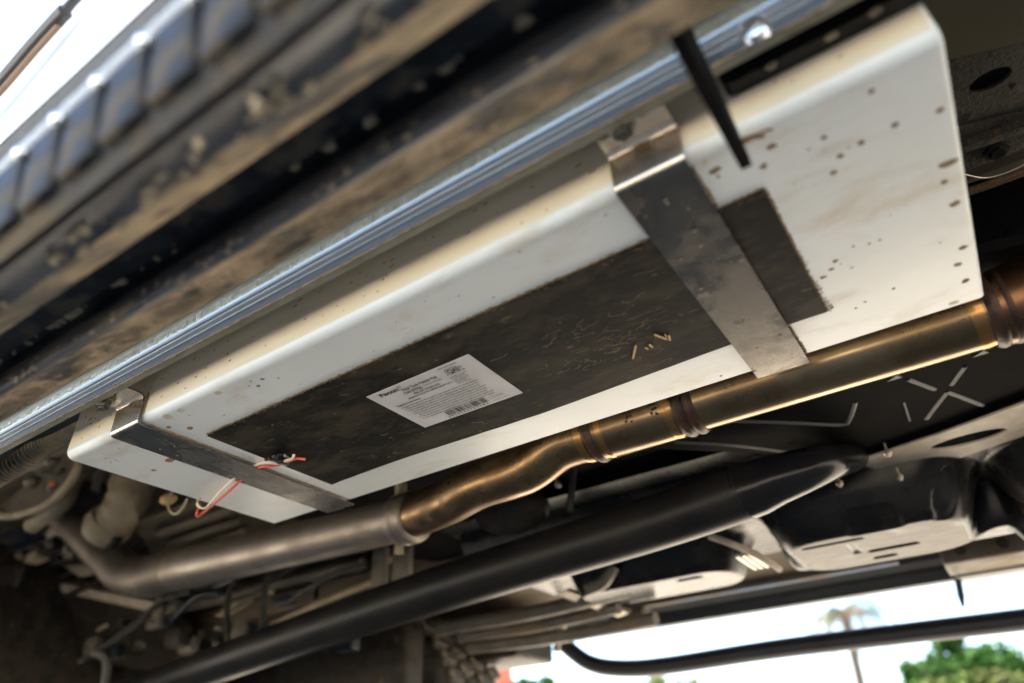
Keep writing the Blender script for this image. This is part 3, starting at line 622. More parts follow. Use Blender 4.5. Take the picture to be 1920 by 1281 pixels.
for k in range(70):      # fibres and grit collected at the pad edge
    x = rnd.uniform(PX0, PX1); p = Vector((x, PY0_ + .002 + rnd.gauss(0, .001), TZ - .0022)); d = Vector((rnd.uniform(-1, 1), rnd.uniform(-1.4, .5), 0)).normalized() * rnd.uniform(.0015, .005)
    g.tube([p, p + d * .5 + Vector((0, 0, -.001)), p + d], .00022, 4)
for k in range(60):
    y = PY0_ + (PY1_ - PY0_) * rnd.random() ** .5; p = Vector((PX1, y, TZ - .0006)); d = Vector((rnd.uniform(.3, 1), rnd.uniform(-.7, .7), 0)).normalized() * rnd.uniform(.001, .0055) * (.5 + (y - PY0_) / (PY1_ - PY0_))
    g.tube([p, p + d * .5 + Vector((0, 0, -.0006)), p + d], .0003, 4)
g.obj('dust_fibres', m_seam, pad, kind='stuff')
# dried mud squiggles on the sheet
g = G(); rnd = random.Random(5); zz = TZ - .00222
for k in range(100):
    if k < 80: x = rnd.gauss(-.21, .045); y = rnd.gauss(.50, .030)
    elif k < 90: x = rnd.gauss(-.42, .03); y = rnd.gauss(.48, .04)
    else: x = rnd.uniform(PX0 + .02, PX1 - .08); y = rnd.uniform(PY0_ + .012, PY1_ - .012)
    if not (PX0 + .01 < x < -.13 and PY0_ + .01 < y < PY1_ - .012): continue
    if -.465 < x < -.325 and .43 < y < .535: continue
    p = Vector((x, y, zz)); pts = [p]; a = rnd.uniform(-.5, .5) + (PI if rnd.random() < .5 else 0)
    for i in range(rnd.randint(3, 9)):
        a += rnd.gauss(0, .75); pts.append(pts[-1] + Vector((math.cos(a) * .0034, math.sin(a) * .0013, 0)))
    if any(not (PX0 + .005 < q.x < -.125 and PY0_ + .005 < q.y < PY1_ - .008) for q in pts): continue
    if any(-.465 < q.x < -.325 and .43 < q.y < .535 for q in pts): continue
    g.tube(smoothpath(pts, 3), rnd.uniform(.00010, .00026), 5)
g.obj('dried_mud_lines', M('pale_dry_mud', (.24, .19, .12), .8), pad, kind='stuff')
# straws stuck to the sheet
for (a, b, r_) in (((1192, 649), (1187, 672), .0011), ((1228, 628), (1250, 636), .0010), ((1254, 630), (1256, 638), .0010), ((1218, 647), (1223, 651), .0011), ((1210, 652), (1215, 655), .0008), ((1247, 627), (1249, 632), .0005)):
    g = G(); g.tube([at(*a, z=zz - .001), at(*b, z=zz - .001)], r_, 6); g.obj('straw', m_straw, pad)
g = G(); blob(g, at(743, 692, z=TZ - .0022), (0, 0, -1), .0035, 1.8, -.1, h=.0005); g.obj('tear_drop', m_conn, pad)
# label
lz = TZ - .0030
LQ = [at(u, v, z=lz) for u, v in ((687, 745), (878, 665), (980, 737), (797, 802))]
lx0, lx1 = (LQ[0].x + LQ[3].x) / 2, (LQ[1].x + LQ[2].x) / 2; ly0, ly1 = (LQ[0].y + LQ[1].y) / 2, (LQ[2].y + LQ[3].y) / 2
LW, LH = lx1 - lx0, ly1 - ly0
g = G(); nl = 14; V = []
for j in range(nl + 1):
    for i in range(nl + 1):
        a, b = i / nl, j / nl; p = LQ[0].lerp(LQ[1], a).lerp(LQ[3].lerp(LQ[2], a), b); V.append(p)
F = [(j * (nl + 1) + i, j * (nl + 1) + i + 1, (j + 1) * (nl + 1) + i + 1, (j + 1) * (nl + 1) + i) for j in range(nl) for i in range(nl)]
b0 = len(V); V += [p + Vector((0, 0, .0006)) for p in V[:b0]]; ring = [i for i in range(nl)] + [nl + (nl + 1) * j for j in range(nl)] + [(nl + 1) ** 2 - 1 - i for i in range(nl)] + [(nl + 1) * (nl - j) for j in range(nl)]
F += [(ring[i], ring[(i + 1) % len(ring)], ring[(i + 1) % len(ring)] + b0, ring[i] + b0) for i in range(len(ring))]
lab = obj('label', V, F, m_label, pad, label='white paper label printed with small black text and a barcode')
def text(name, s, x0, x1, y, size, bold=0, z=lz - .0003):
    """x0, x1, y as fractions of the label (x1 None keeps natural width); lettering becomes mesh laid face down on the label"""
    cu = bpy.data.curves.new(name, 'FONT'); cu.body = s; cu.size = size; cu.offset = bold; cu.resolution_u = 3
    o = bpy.data.objects.new(name, cu); COL.objects.link(o); bpy.context.view_layer.update()
    me = bpy.data.meshes.new_from_object(o.evaluated_get(bpy.context.evaluated_depsgraph_get())); bpy.data.objects.remove(o); bpy.data.curves.remove(cu)
    w_ = max(v.co.x for v in me.vertices); wide = ((x1 - x0) * LW / w_) if x1 else 1
    V = [Vector((lx0 + x0 * LW + v.co.x * wide, ly0 + y * LH - v.co.y, z)) for v in me.vertices]; F = [tuple(p.vertices) for p in me.polygons]
    bpy.data.meshes.remove(me); return V, F
def letter(name, items, m):
    g = G()
    for it in items: g.add(*text(name, *it))
    return g.obj(name, m, lab, smooth=False, kind='stuff')
letter('headline_text', [('Facon', .087, .272, .114, .0084, .00034), ('\u00ae', .283, .312, .078, .0050, .0001)], m_ink)
letter('title_text', [('Step/ Tank Heater Pad', .284, .625, .153, .0062, .00012), ('CW-ST725', .263, .441, .229, .0062, .00018), ('PEEL-OFF OTHER SIDE', .324, .578, .284, .0042, .00010), ('MINIMUM INSTALLATION TEMPERATURE 50\u00b0F (10\u00b0C)', .239, .669, .336, .0038, .00010)], m_ink)
letter('rating_text', [('13.5V DC 74 Watts', .456, .638, .217, .0052, .00002)], m_inkg)
lines = ['1. Rugged heater pads can only be applied to clean smooth surfaces. Do not use adhesives.', '2. Clean the surface of the applied tank with rubbing alcohol, degrease and let dry.', '3. Before installation the surface must be at the minimum temperature. Press firmly',
         '    on the pad from the centre outwards to remove any trapped air pockets.', '4. Place the pad on the bottom of the tank near the drain and away from fittings.', '    Run the wires to a switch and a suitable fuse to protect the circuit.', '5. The pad should be connected with cable of the right size and sealed well.', '6. Do not use the heater pad when the tank is empty of liquid.']
letter('instruction_text', [('Installation Instructions:', .076, .316, .402, .0040, .00012)] + [(s_, .085 + .003 * k, .85 - .02 * (k % 3), .458 + .0495 * k, .0040, .00003) for k, s_ in enumerate(lines)], m_ink)
letter('fine_print', [('MADE FOR HOLDING TANK HEATING', .70, .866, .042, .0028, .0001)] + [(t_, .690, .690 + w_, .248 + .031 * k, .0028, .00004) for k, (t_, w_) in enumerate((('CONFORMS TO STANDARD', .163), ('FOR TANK HEATERS', .13), ('RATED 13.5V DC ONLY', .15), ('KEEP SURFACE FLAT', .14), ('DO NOT FOLD', .10), ('FOR RV USE ONLY', .13)))] +
       [('Call us for assistance', .744, .875, .862, .0030, .00003), ('or visit our website', .748, .880, .893, .0030, .00003), ('Printed label', .752, .894, .952, .0030, .00003)], m_inkg)
# barcode with digits
g = G(); rnd = random.Random(9); bx0, bx1 = .315, .722; x = bx0
while x < bx1:
    w_ = rnd.choice((.0035, .005, .008, .012)); xa, xb = lx0 + x * LW, lx0 + min(bx1, x + w_) * LW; g.add([(xa, ly0 + .818 * LH, lz - .0003), (xb, ly0 + .818 * LH, lz - .0003), (xb, ly0 + .925 * LH, lz - .0003), (xa, ly0 + .925 * LH, lz - .0003)], [(0, 1, 2, 3)]); x += w_ + rnd.choice((.004, .006, .010))
g.obj('barcode', m_ink, lab, smooth=False)
letter('barcode_digits', [(ch, .288 + .0318 * k, None, .972, .0052, .00006) for k, ch in enumerate('6958246720686')], m_ink)
# emblem: rounded frame with the three letters
g = G(); cxe, cye, we, he = lx0 + .778 * LW, ly0 + .134 * LH, .0076, .0052
def rr(we, he, r): return [Vector((cxe + sx * (we - r) + r * math.cos(R(a)), cye + sy * (he - r) + r * math.sin(R(a)), lz - .0003)) for sx, sy, a0 in ((1, 1, 0), (-1, 1, 90), (-1, -1, 180), (1, -1, 270)) for a in range(a0, a0 + 91, 18)]
A_, B_ = rr(we, he, .003), rr(we - .0007, he - .0007, .0024); k = len(A_); g.add(A_ + B_, [(i, (i + 1) % k, k + (i + 1) % k, k + i) for i in range(k)]); g.obj('emblem_frame', m_ink, lab, smooth=False)
letter('emblem_text', [('QAI', .733, .823, .170, .0095, .00030), ('c', .700, None, .19, .0045, .0001), ('us', .843, None, .19, .0040, .0001), ('\u00ae', .843, None, .135, .0045, .0001)], m_ink)

# ================================================================== STRAPS
def strap(name, x0, x1, lbl, bolt_uv, farY=.6445, dusty=True):
    t = thing(name, lbl, 'strap', ((x0 + x1) / 2, .326, TZ), 'steel straps holding the white tank')
    zb = TZ - .0045; zf = .6750; r_ = .0055; th = .0016
    cl = [(farY, zb)] + arc((.3255 + r_, zb + r_), r_, 270, 180, 6) + arc((.3255 - r_, zf - r_), r_, 0, 90, 6) + [(.299, zf)]
    # offset the centreline to get the sheet thickness
    outl = []
    for i, p in enumerate(cl):
        a = Vector(cl[max(i - 1, 0)]); b = Vector(cl[min(i + 1, len(cl) - 1)]); tt = (b - a).normalized(); nn = Vector((-tt.y, tt.x)); outl.append((p[0] - nn.x * th, p[1] - nn.y * th))
    g = G(); g.extr(cl + outl[::-1], x0, x1, closed=True, xs=1); sb = g.obj('strap_band', m_strap, t, autos=35); sb.data.materials.append(m_strapsheen)
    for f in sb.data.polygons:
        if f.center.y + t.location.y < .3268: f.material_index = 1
    c = at(*bolt_uv, z=zf - .002); g = G(); washer(g, c, (0, 0, -1), .0105, .0016, 24); g.obj('washer', m_copper, t)
    g = G(); hexbolt(g, c + Vector((0, 0, -.0016)), (0, 0, -1), .0078, .0065); g.tube([c + Vector((0, 0, -.008)), c + Vector((0, 0, -.0105))], .0042, 16); g.obj('bolt', m_case, t, smooth=False)
    g = G(); rnd = random.Random(len(lbl))
    for k in range(26 if dusty else 10):
        blob(g, (rnd.uniform(x0 + .003, x1 - .003), rnd.uniform(.345, .63), zb - th - .0001), (0, 0, -1), rnd.uniform(.0003, .0012), rnd.uniform(1, 2), rnd.uniform(-.4, .4), h=.00012)
    g.obj('mud_specks', m_splat, t, kind='stuff')
    for k in range(2):
        g = G(); blob(g, c + Vector((.016 if k else -.014, -.002 if k else .001, .0004)), (0, 0, -1), .0045, 1.3, .3, h=.0012); g.obj('rust_crumb', m_rust, t)
    return t
s1x0, s1x1 = at(215, 815, z=TZ).x, at(265, 790, z=TZ).x
s2x0, s2x1 = at(1150, 352, z=TZ).x, at(1281, 288, z=TZ).x
st1 = strap('mounting_strap', s1x0, s1x1, 'narrow muddy steel strap at the left end of the tank crossed by wires', (196, 752))
st2 = strap('mounting_strap', s2x0, s2x1, 'wide steel strap with bright folded edge crossing the heater pad', (1165, 236), dusty=True)
seam('dirt_line', [Vector((s1x1 + .0006, .338, TZ)), Vector((s1x1 + .0012, .48, TZ)), Vector((s1x1 + .0006, .632, TZ))], .0019, st1, m_rust, h=.0012)
seam('dirt_line', [Vector((s2x1 + .0006, .338, TZ)), Vector((s2x1 + .0009, .39, TZ))], .0014, st2, m_rust)
seam('dirt_line', [Vector((s2x1 + .0009, .574, TZ)), Vector((s2x1 + .0009, .632, TZ))], .0018, st2, m_rust)
seam('dirt_line', [Vector((s1x1 + .0008, .3290, TZ + .008)), Vector((s1x1 + .0008, .3290, TZ + .034))], .0012, st1, m_rust, nrm=(0, -1, 0))

# ================================================================== WIRES
def wire(name, pts, r_, m, lbl):
    o = thing(name, lbl, 'wire', pts[0]); g = G(); g.tube(smoothpath(pts, 8), r_, 10); g.obj('insulation', m, o); return o
z1 = TZ - .0045; z0 = TZ - .009
wire('white_wire', [at(551, 852, z=z1), at(548, 860, z=z0), at(536, 864, z=z0), at(520, 869, z=z0), at(500, 867, z=z0), at(480, 872, z=TZ - .002), at(462, 880, z=TZ + .0005), at(445, 893, z=TZ - .002), at(437, 899, z=z1), at(412, 923, z=z0), at(396, 942, z=z0), at(384, 953, z=z0), at(372, 950, z=z0), at(370, 944, z=z0 + .004), at(372, 936, z=TZ + .03)], .00165, m_white_wire, 'cream wire looping below the left end of the tank beside the red one')
wire('red_wire', [at(571, 861, z=z1), at(556, 860, z=z0), at(535, 867, z=z0), at(515, 873, z=z0), at(495, 875, z=z0), at(483, 878, z=TZ - .002), at(466, 886, z=TZ + .0005), at(455, 896, z=TZ - .002), at(450, 902, z=z1), at(425, 925, z=z0), at(398, 948, z=z0), at(380, 962, z=z0), at(369, 968, z=z0), at(370, 958, z=z0 + .003), at(376, 945, z=TZ + .03)], .00165, m_red_wire, 'red wire looping below the left end of the tank')
wire('tan_wire', [at(322, 922, y=.60), at(316, 945, y=.60), at(320, 960, y=.60), at(332, 963, y=.60), at(345, 948, y=.60), at(351, 935, y=.60)], .0022, m_tanwire, 'dusty tan wire loop hanging behind the tank corner')
cn = thing('wire_connector', 'small black wire connector taped to the heater pad corner', 'connector', at(530, 865, z=TZ))
g = G(); p = at(531, 866, z=TZ - .008); g.box(p - Vector((.0045, .007, .003)), p + Vector((.0045, .007, .003)), .001); g.obj('connector_block', m_conn, cn)
g = G(); rnd = random.Random(2); p = at(520, 861, z=TZ - .003)
for k in range(22): blob(g, p + Vector((rnd.uniform(-.012, .014), rnd.uniform(-.007, .012), 0)), (0, 0, -1), rnd.uniform(.002, .004), 1.4, rnd.uniform(0, 3), h=.0022)
g.obj('sealant', m_conn, cn)
yp = thing('yellow_plug', 'muddy yellow plug peeping out behind the tank edge', 'plug', at(312, 935, y=.64))
g = G(); c = at(316, 936, y=.64); g.ball(c, (.020, .012, .010), 14, 10); g.obj('plug_body', m_yellow, yp)

# ================================================================== GALVANISED RAIL
rl = thing('galvanised_rail', 'bright ribbed galvanised steel rail running above the white tank', 'steel rail', (-.5, .288, .665))
y0 = .288
XL, XRr = -4.0, .7
serr = [ang(y0 - .0060, 54.85), ang(y0 - .0086, 54.7), ang(y0 - .0086, 54.3), ang(y0 - .0074, 53.72)]
g = G(); g.extr(serr, XL, XRr, xs=1)
g.obj('serrated_face', m_galv, rl)
sm_ = [ang(y0 - .0074, 53.72), ang(y0 - .0066, 53.5), ang(y0 - .0062, 53.3), ang(y0 - .0045, 53.08), ang(y0 - .0044, 52.95), ang(y0 - .0028, 52.7), ang(y0 - .0014, 52.5), ang(y0 - .0016, 52.42), ang(y0 + .0006, 52.15), ang(y0 + .0022, 51.9), ang(y0 + .0042, 51.62)]
g = G(); g.extr(sm_, XL, XRr, xs=1); g.obj('grooved_face', m_galvs, rl)
g = G(); g.extr([(y0 + .0042, sm_[-1][1]), (y0 + .0050, sm_[-1][1] - .0012), (.2995, sm_[-1][1] - .0012), (.3005, sm_[-1][1] + .001), (.3005, sm_[-1][1] + .045), (y0 - .004, sm_[-1][1] + .045)], XL, XRr, xs=1); g.obj('lower_flange', m_flange, rl)
seam('dirt_edge', [Vector((-1.6, y0 + .0044, sm_[-1][1] - .0008)), Vector((.3, y0 + .0044, sm_[-1][1] - .0008))], .0011, rl, m_rust, nrm=(0, -.6, -.8), h=.0006)
# fine burrs of the serrated edge
g = G(); rnd = random.Random(4); x = -1.5
while x < .35:
    w_ = rnd.uniform(.001, .0022); zt_ = serr[2][1]; zb_ = serr[3][1]; zq = zb_ + rnd.uniform(0, .4) * (zt_ - zb_)
    g.add([(x, y0 - .0086, zq), (x + w_ * .5, y0 - .0096, zq), (x + w_, y0 - .0086, zq), (x + w_, y0 - .0088, zt_), (x + w_ * .5, y0 - .0096, zt_ + .0008), (x, y0 - .0088, zt_)], [(0, 1, 4, 5), (1, 2, 3, 4)]); x += w_ + rnd.uniform(.0012, .003)
g.obj('serration', m_galv, rl, smooth=False, kind='stuff')
g = G(); c = at(1418, 62, y=y0 - .006); washer(g, c, (0, -1, 0), .0092, .0015, 24); g.tube([c + Vector((0, -.0015, 0)), c + Vector((0, -.0045, 0)), c + Vector((0, -.0058, 0))], [.0075, .007, .0045], 20); hexbolt(g, c + Vector((0, -.0055, 0)), (0, -1, 0), .0035, .001)
g.obj('rail_bolt', m_stud, rl)
g = G()
g.extr([(y0 + .018, .725), (.36, .725), (.36, .76), (y0 + .018, .76)], XL, XRr, True); g.obj('backing_channel', m_sill, rl)

# blade shaped bracket
bk = thing('step_bracket', 'black pointed bracket arm hanging in front of the tank strap', 'bracket', (-.038, .22, .63))
g = G(); xb = at(1392, 322, z=.61).x
g.prism([Vector((xb, .206, .600)), Vector((xb, .235, .6000)), Vector((xb, .27, .6035)), Vector((xb, .322, .6085)), Vector((xb, .3265, .611)), Vector((xb, .3265, .618)), Vector((xb, .29, .640)), Vector((xb, .250, .655)), Vector((xb, .206, .655))], (.0065, 0, 0))
g.obj('bracket_arm', m_bplastic, bk, smooth=False)

# ================================================================== NEAR STEP (foreground)
stp = thing('side_step', 'muddy black side step with studded tread edge crossing the foreground', 'side step', (-.5, .12, .55))
SX0, SX1 = -2.6, .9
XS = 160
def sweep(name, prof, m, jit=.0, s0=0, x0=SX0, x1=SX1):
    V = []; n = len(prof)
    for i in range(XS + 1):
        x = x0 + (x1 - x0) * i / XS
        for k, (y, z) in enumerate(prof):
            q = jit * mnoise.noise(Vector((x * 14, k * .9 + s0, 0))) + jit * .5 * mnoise.noise(Vector((x * 45, k * 1.7 + s0, 5))); V.append((x, y + q * .5, z + q))
    return obj(name, V, [(i * n + k, i * n + k + 1, (i + 1) * n + k + 1, (i + 1) * n + k) for i in range(XS) for k in range(n - 1)], m, stp, autos=70)
sweep('tread_top', [(.16, .60), (.075, .59), (.066, .589), (.0655, .583), (.071, .580), (.075, .54), (.082, .534), (.0835, .5385)], m_step)
g = G(); g.tube([(SX0, .0655, .5865), (SX1, .0655, .5865)], .0035, 10); g.obj('tread_lip', m_clad, stp)
blk = None
p0 = -.254 - .0174; X_ = []
n_b = 0
for k in range(-30, 12):
    xc = p0 + k * .0347
    if blk is None:
        q = G(); q.box((-.0150, -.0042, -.0215), (.0140, .003, .0205), .0022); o = obj('tread_block', q.V, q.F, m_step); blk = o.data; bpy.data.objects.remove(o)
        q = G(); q.ball((0, 0, 0), (.0038, .0042, .0040), 14, 10); o = obj('stud', q.V, q.F, m_stud); stud = o.data; bpy.data.objects.remove(o)
    o = bpy.data.objects.new('tread_block', blk); COL.objects.link(o); o.parent = stp; o.location = Vector((xc, .0705, .5600)) - stp.location; o.rotation_euler = (R(9), 0, 0)
    o = bpy.data.objects.new('stud', stud); COL.objects.link(o); o.parent = stp; o.location = Vector((xc + .0174, .0625, .5735)) - stp.location
# rounded front tube between groove and mud band
prof = [ang(.0860, 70.4), ang(.0866, 69.95), ang(.0885, 69.6), ang(.0915, 69.2), ang(.0955, 68.6), ang(.0995, 67.9), ang(.1035, 67.1), ang(.1065, 66.5)]
sweep('rounded_nose', prof, m_steptube, .0006, 3)
prof = [ang(.1065, 66.5), ang(.1100, 66.0), ang(.1150, 65.5), ang(.1200, 65.1), ang(.127, 64.55), ang(.131, 64.3), ang(.1375, 64.35)]
sweep('mud_band', prof, m_mudpatch, .0022, 7)
prof = [ang(.1375, 64.35), (.1385, .600), (.140, .6025), (.155, .6025), (.1660, .6025), ang(.1665, 60.2)]
sweep('dark_recess', prof, m_recess, .0, 1)
cyl = [ang(.1665, 60.2), ang(.1655, 59.9), ang(.1640, 59.5), ang(.1640, 59.1), ang(.1655, 58.6), ang(.1685, 58.1), ang(.1725, 57.75)]
sweep('rolled_rib', cyl, m_steptube, .0003, 9)
prof = [ang(.1725, 57.75), ang(.179, 57.3), ang(.186, 56.8), ang(.192, 56.2), ang(.198, 55.55), ang(.203, 55.05), (.206, .600), (.206, .612), (.16, .612)]
sweep('muddy_underside', prof, m_stepmud, .0026, 12)
g = G(); rnd = random.Random(21)
for k in range(520):       # mud spattered inside the recess and on the rib
    x = rnd.uniform(-1.3, .1)
    if rnd.random() < .72:
        y = .142 + .023 * rnd.random() ** .6; c = Vector((x, y, .6023)); nrm = (0, 0, -1)
        r_ = rnd.uniform(.0009, .0030) if rnd.random() < .8 else rnd.uniform(.003, .0056)
        if x > -.35 and rnd.random() < .75: continue
    else: a = rnd.uniform(58.3, 59.6); yy, z_ = ang(.1637, a); c = Vector((x, yy, z_)); nrm = (0, -.8, -.6); r_ = rnd.uniform(.0005, .0014)
    blob(g, c, nrm, r_, rnd.uniform(1, 1.9), rnd.uniform(-.5, .5), h=.0008, seg=9, jit=.35)
for k in range(170):
    f_ = rnd.random() ** .7; y = .0885 + .018 * f_; z_ = CZ + y * math.tan(R(69.6 - 3.1 * f_)); blob(g, (rnd.uniform(-1.2, .25), y, z_ - .0002), (0, -.75, -.65), rnd.choice((.0008, .0012, .0018, .0030)), rnd.uniform(1, 2), rnd.uniform(-.5, .5), h=.0010, seg=9, jit=.35)
g.obj('mud_spatter', m_splat, stp, kind='stuff')
for u, v, r_ in ((985, 48, .0045), (915, 112, .0028), (702, 232, .0045), (750, 152, .0022), (912, 148, .003), (545, 540, .0), (210, 508, .0055), (180, 530, .006), (293, 463, .0045), (255, 473, .004), (332, 475, .003), (302, 510, .004), (194, 575, .004)):
    if not r_: continue
    g = G(); blob(g, at(u, v, z=.6023), (0, 0, -1), r_, 1.2, random.uniform(-1, 1), h=.0015, seg=12, jit=.35); g.obj('mud_clod', m_splat, stp)
for u, v, r_ in ((325, 250, .0042), (372, 272, .0022), (378, 162, .003), (480, 200, .003), (392, 205, .002)):
    g = G(); p = at(u, v, y=.0925); g_n = Vector((0, -.75, -.65)); blob(g, p, g_n, r_, 1.1, 0, h=.0012, seg=12, jit=.3); g.obj('mud_clod', m_splat, stp)

# ================================================================== LEFT SIDE: hose, casing, pipes, cross member
hz = thing('corrugated_hose', 'grey corrugated hose entering the left end of the tank', 'hose', at(100, 815, y=.36))
hp_ = smoothpath([at(165, 795, y=.37), at(120, 815, y=.37), at(75, 838, y=.365), at(45, 860, y=.36), at(15, 880, y=.355), at(-20, 905, y=.35), at(-80, 945, y=.35)], 26)
L = [0]
for a, b in zip(hp_[:-1], hp_[1:]): L.append(L[-1] + (b - a).length)
pts = []; rs = []; s_ = 0; i = 0
while s_ < L[-1] and len(pts) < 900:
    while i < len(L) - 2 and L[i + 1] < s_: i += 1
    t = (s_ - L[i]) / max(1e-9, L[i + 1] - L[i]); pts.append(hp_[i].lerp(hp_[i + 1], t)); rs.append(.0125 + .0022 * (1 if (len(pts) % 4) < 2 else -1)); s_ += .0016
g = G(); g.tube(pts, rs, 20); g.obj('corrugated_tube', M('corrugated_plastic', (.11, .10, .095), .45, c2=(.22, .17, .10), nscale=50), hz)

cs = thing('gearbox_casing', 'round dusty casing with a rolled rim at the lower left of the tank', 'casing', at(80, 900, y=.70))
cc = at(78, 905, y=.70)
fx = Vector((.80, .35, .45)).normalized(); nrm = (Vector((0, 0, CZ)) - cc).normalized(); ax_ = nrm.cross(Vector((0, 0, 1))).normalized(); up_ = ax_.cross(nrm)
def disc_pt(u, v, d=0): return at(u, v, y=.70) + nrm * d
rim = smoothpath([disc_pt(*p) for p in ((-10, 960), (8, 968), (45, 963), (90, 945), (120, 918), (140, 890), (150, 860), (140, 835), (110, 820), (60, 828), (20, 860))], 6)
g = G(); g.tube(rim, .010, 10); g.obj('rolled_rim', m_cream, cs)
g = G(); ctr = disc_pt(70, 890, -.03); V = [ctr] + [p - nrm * .012 for p in rim]; F = [(0, i, i + 1) for i in range(1, len(rim))]; V2 = []; g.add(V, F); g.obj('casing_face', m_case, cs)
for (u, v, ru, m_) in ((30, 880, .030, m_bluelit), (62, 905, .022, m_case), (100, 868, .020, m_case)):
    g = G(); g.ball(disc_pt(u, v, -.005), (ru, ru, ru * .7), 14, 10); g.obj('cast_boss', m_, cs)
g = G(); g.ball(disc_pt(98, 908, .0), .007, 10, 8); g.obj('breather_cap', m_orange, cs)
g = G(); g.ball(disc_pt(93, 915, .004), .006, 10, 8); g.obj('sensor', m_bluelit, cs)
g = G(); g.tube(smoothpath([disc_pt(80, 885, .01), disc_pt(105, 890, .012), disc_pt(118, 880, .01)]), .004, 8); g.obj('sensor_lead', m_rubber, cs)

cp = thing('muddy_coupling', 'cream muddy pipe coupling hanging down behind the tank corner', 'pipe coupling', at(240, 930, y=.82))
g = G(); pp = smoothpath([at(262, 860, y=.82), at(250, 900, y=.82), at(238, 945, y=.82), at(215, 975, y=.82), at(190, 1000, y=.82)], 6)
g.tube(pp, [(.052 - .012 * (k / len(pp)) ** 2) * (1 + .06 * math.sin(k * 1.9)) for k in range(len(pp))], 24)
g.obj('coupling_body', m_cream, cp)
g = G(); g.tube([at(212, 975, y=.82), at(200, 990, y=.82), at(188, 1006, y=.82)], [.054, .056, .046], 24); g.obj('mud_caked_collar', m_cream, cp)
g = G(); g.tube(smoothpath([at(178, 1015, y=.83), at(205, 1022, y=.83), at(222, 1008, y=.83)]), .012, 10); g.obj('retaining_ring', m_dark, cp)
sp_ = thing('rubber_mount', 'black ribbed rubber mount with pale label behind the tank end', 'rubber mount', at(185, 890, y=.86))
g = G(); g.tube([at(205, 850, y=.88), at(150, 975, y=.88)], .052, 24); g.obj('mount_body', m_rubber, sp_)
g = G(); c0 = at(186, 890, y=.815); g.prism([at(180, 878, y=.822), at(193, 882, y=.822), at(185, 925, y=.822), at(170, 918, y=.822)], (0, .003, 0)); g.obj('pale_sticker', M('worn_sticker', (.30, .26, .22), .5), sp_, smooth=False)
g = G(); g.tube(smoothpath([at(160, 860, y=.78), at(135, 905, y=.78), at(115, 945, y=.78), at(60, 985, y=.78)]), .022, 14); g.obj('tan_arm', m_cream, sp_)

# floor pressing behind
fp = thing('floor_pressing', 'brown dusty ribbed floor pressing behind the tank corner', 'floor panel', at(350, 1000, y=1.0))
for k, (a, b) in enumerate((((300, 1000), (440, 955)), ((320, 1020), (455, 975)), ((330, 1042), (465, 992)))):
    g = G(); g.tube(smoothpath([at(*a, z=.865), at((a[0] + b[0]) // 2, (a[1] + b[1]) // 2, z=.862), at(*b, z=.865)]), .012, 8); g.obj('pressed_bead', m_floor, fp)
g = G(); g.prism([at(250, 985, z=.875), at(480, 905, z=.875), at(520, 1000, z=.875), at(300, 1060, z=.875)], (0, 0, .01)); g.obj('pressing_plate', m_floor, fp, smooth=False)
g = G(); blob(g, at(418, 975, z=.874), (0, 0, -1), .012, 1.3, 0, h=.003, seg=14, jit=.05); g.obj('drain_grommet', m_rubber, fp)

xm = thing('cross_member', 'dusty tan cross member spanning the lower left under the elbow pipe', 'cross member', at(170, 1110, y=1.2))
g = G(); A1, A2 = at(20, 1075, y=1.15), at(310, 1135, y=1.15); g.prism([A1, A2, A2 + Vector((0, .01, -.025)), A1 + Vector((0, .01, -.025))], (0, .05, .02)); g.obj('flange_edge', m_tanmetal, xm, smooth=False)
g = G(); g.prism([A1 + Vector((0, .012, -.026)), A2 + Vector((0, .012, -.026)), at(420, 1281, y=1.3), at(-60, 1200, y=1.3)], (0, .03, .02)); g.obj('web_plate', m_dark, xm, smooth=False)
g = G(); g.prism([at(130, 1040, y=1.1), at(200, 1060, y=1.1), at(190, 1075, y=1.1), at(150, 1082, y=1.1), at(110, 1055, y=1.1)], (0, .04, .03)); g.obj('bright_gusset', m_tanmetal, xm, smooth=False)
g = G(); g.ball(at(290, 1065, y=1.05), (.03, .02, .012), 12, 8); g.obj('cast_lug', m_tanmetal, xm)

# dark front suspension clutter at the left edge
rnd = random.Random(31)
sus = thing('front_suspension', 'greasy dark cluster of suspension links and brackets at the left edge', 'suspension', at(90, 1010, y=.95))
for k in range(9):
    a = at(rnd.uniform(-40, 150), rnd.uniform(960, 1060), y=rnd.uniform(.85, 1.0)); b = a + Vector((rnd.uniform(-.12, .16), rnd.uniform(-.03, .05), rnd.uniform(-.06, .03)))
    g = G(); g.tube([a, a.lerp(b, .5) + Vector((0, 0, .01)), b], rnd.uniform(.008, .02), 12); g.obj('link_rod', m_dark if k % 3 else m_bluedark, sus)
for (u, v, su, sv, m_) in ((140, 980, .035, .012, m_tanmetal), (110, 1000, .03, .014, m_tanmetal), (70, 1045, .035, .014, m_cream), (45, 1008, .05, .03, m_bluedark), (95, 1025, .04, .02, m_dark), (15, 1080, .06, .02, m_dark), (165, 965, .05, .015, m_dark), (25, 990, .06, .03, m_bluedark)):
    g = G(); p = at(u, v, y=.93); g.box(p - Vector((su, .02, sv)), p + Vector((su, .02, sv)), .005); g.obj('bracket_block', m_, sus)
for (u, v) in ((122, 992), (95, 1017), (40, 1040), (60, 985), (130, 1030)):
    g = G(); p = at(u, v, y=.90); hexbolt(g, p, (0, -1, -.4), .011, .012); washer(g, p, (0, -1, -.4), .016, .003); g.obj('bolt_head', m_case, sus, smooth=False)
g = G(); g.box(at(-200, 1030, y=1.2), at(90, 1190, y=1.28), .02); g.obj('subframe', m_dark, sus)
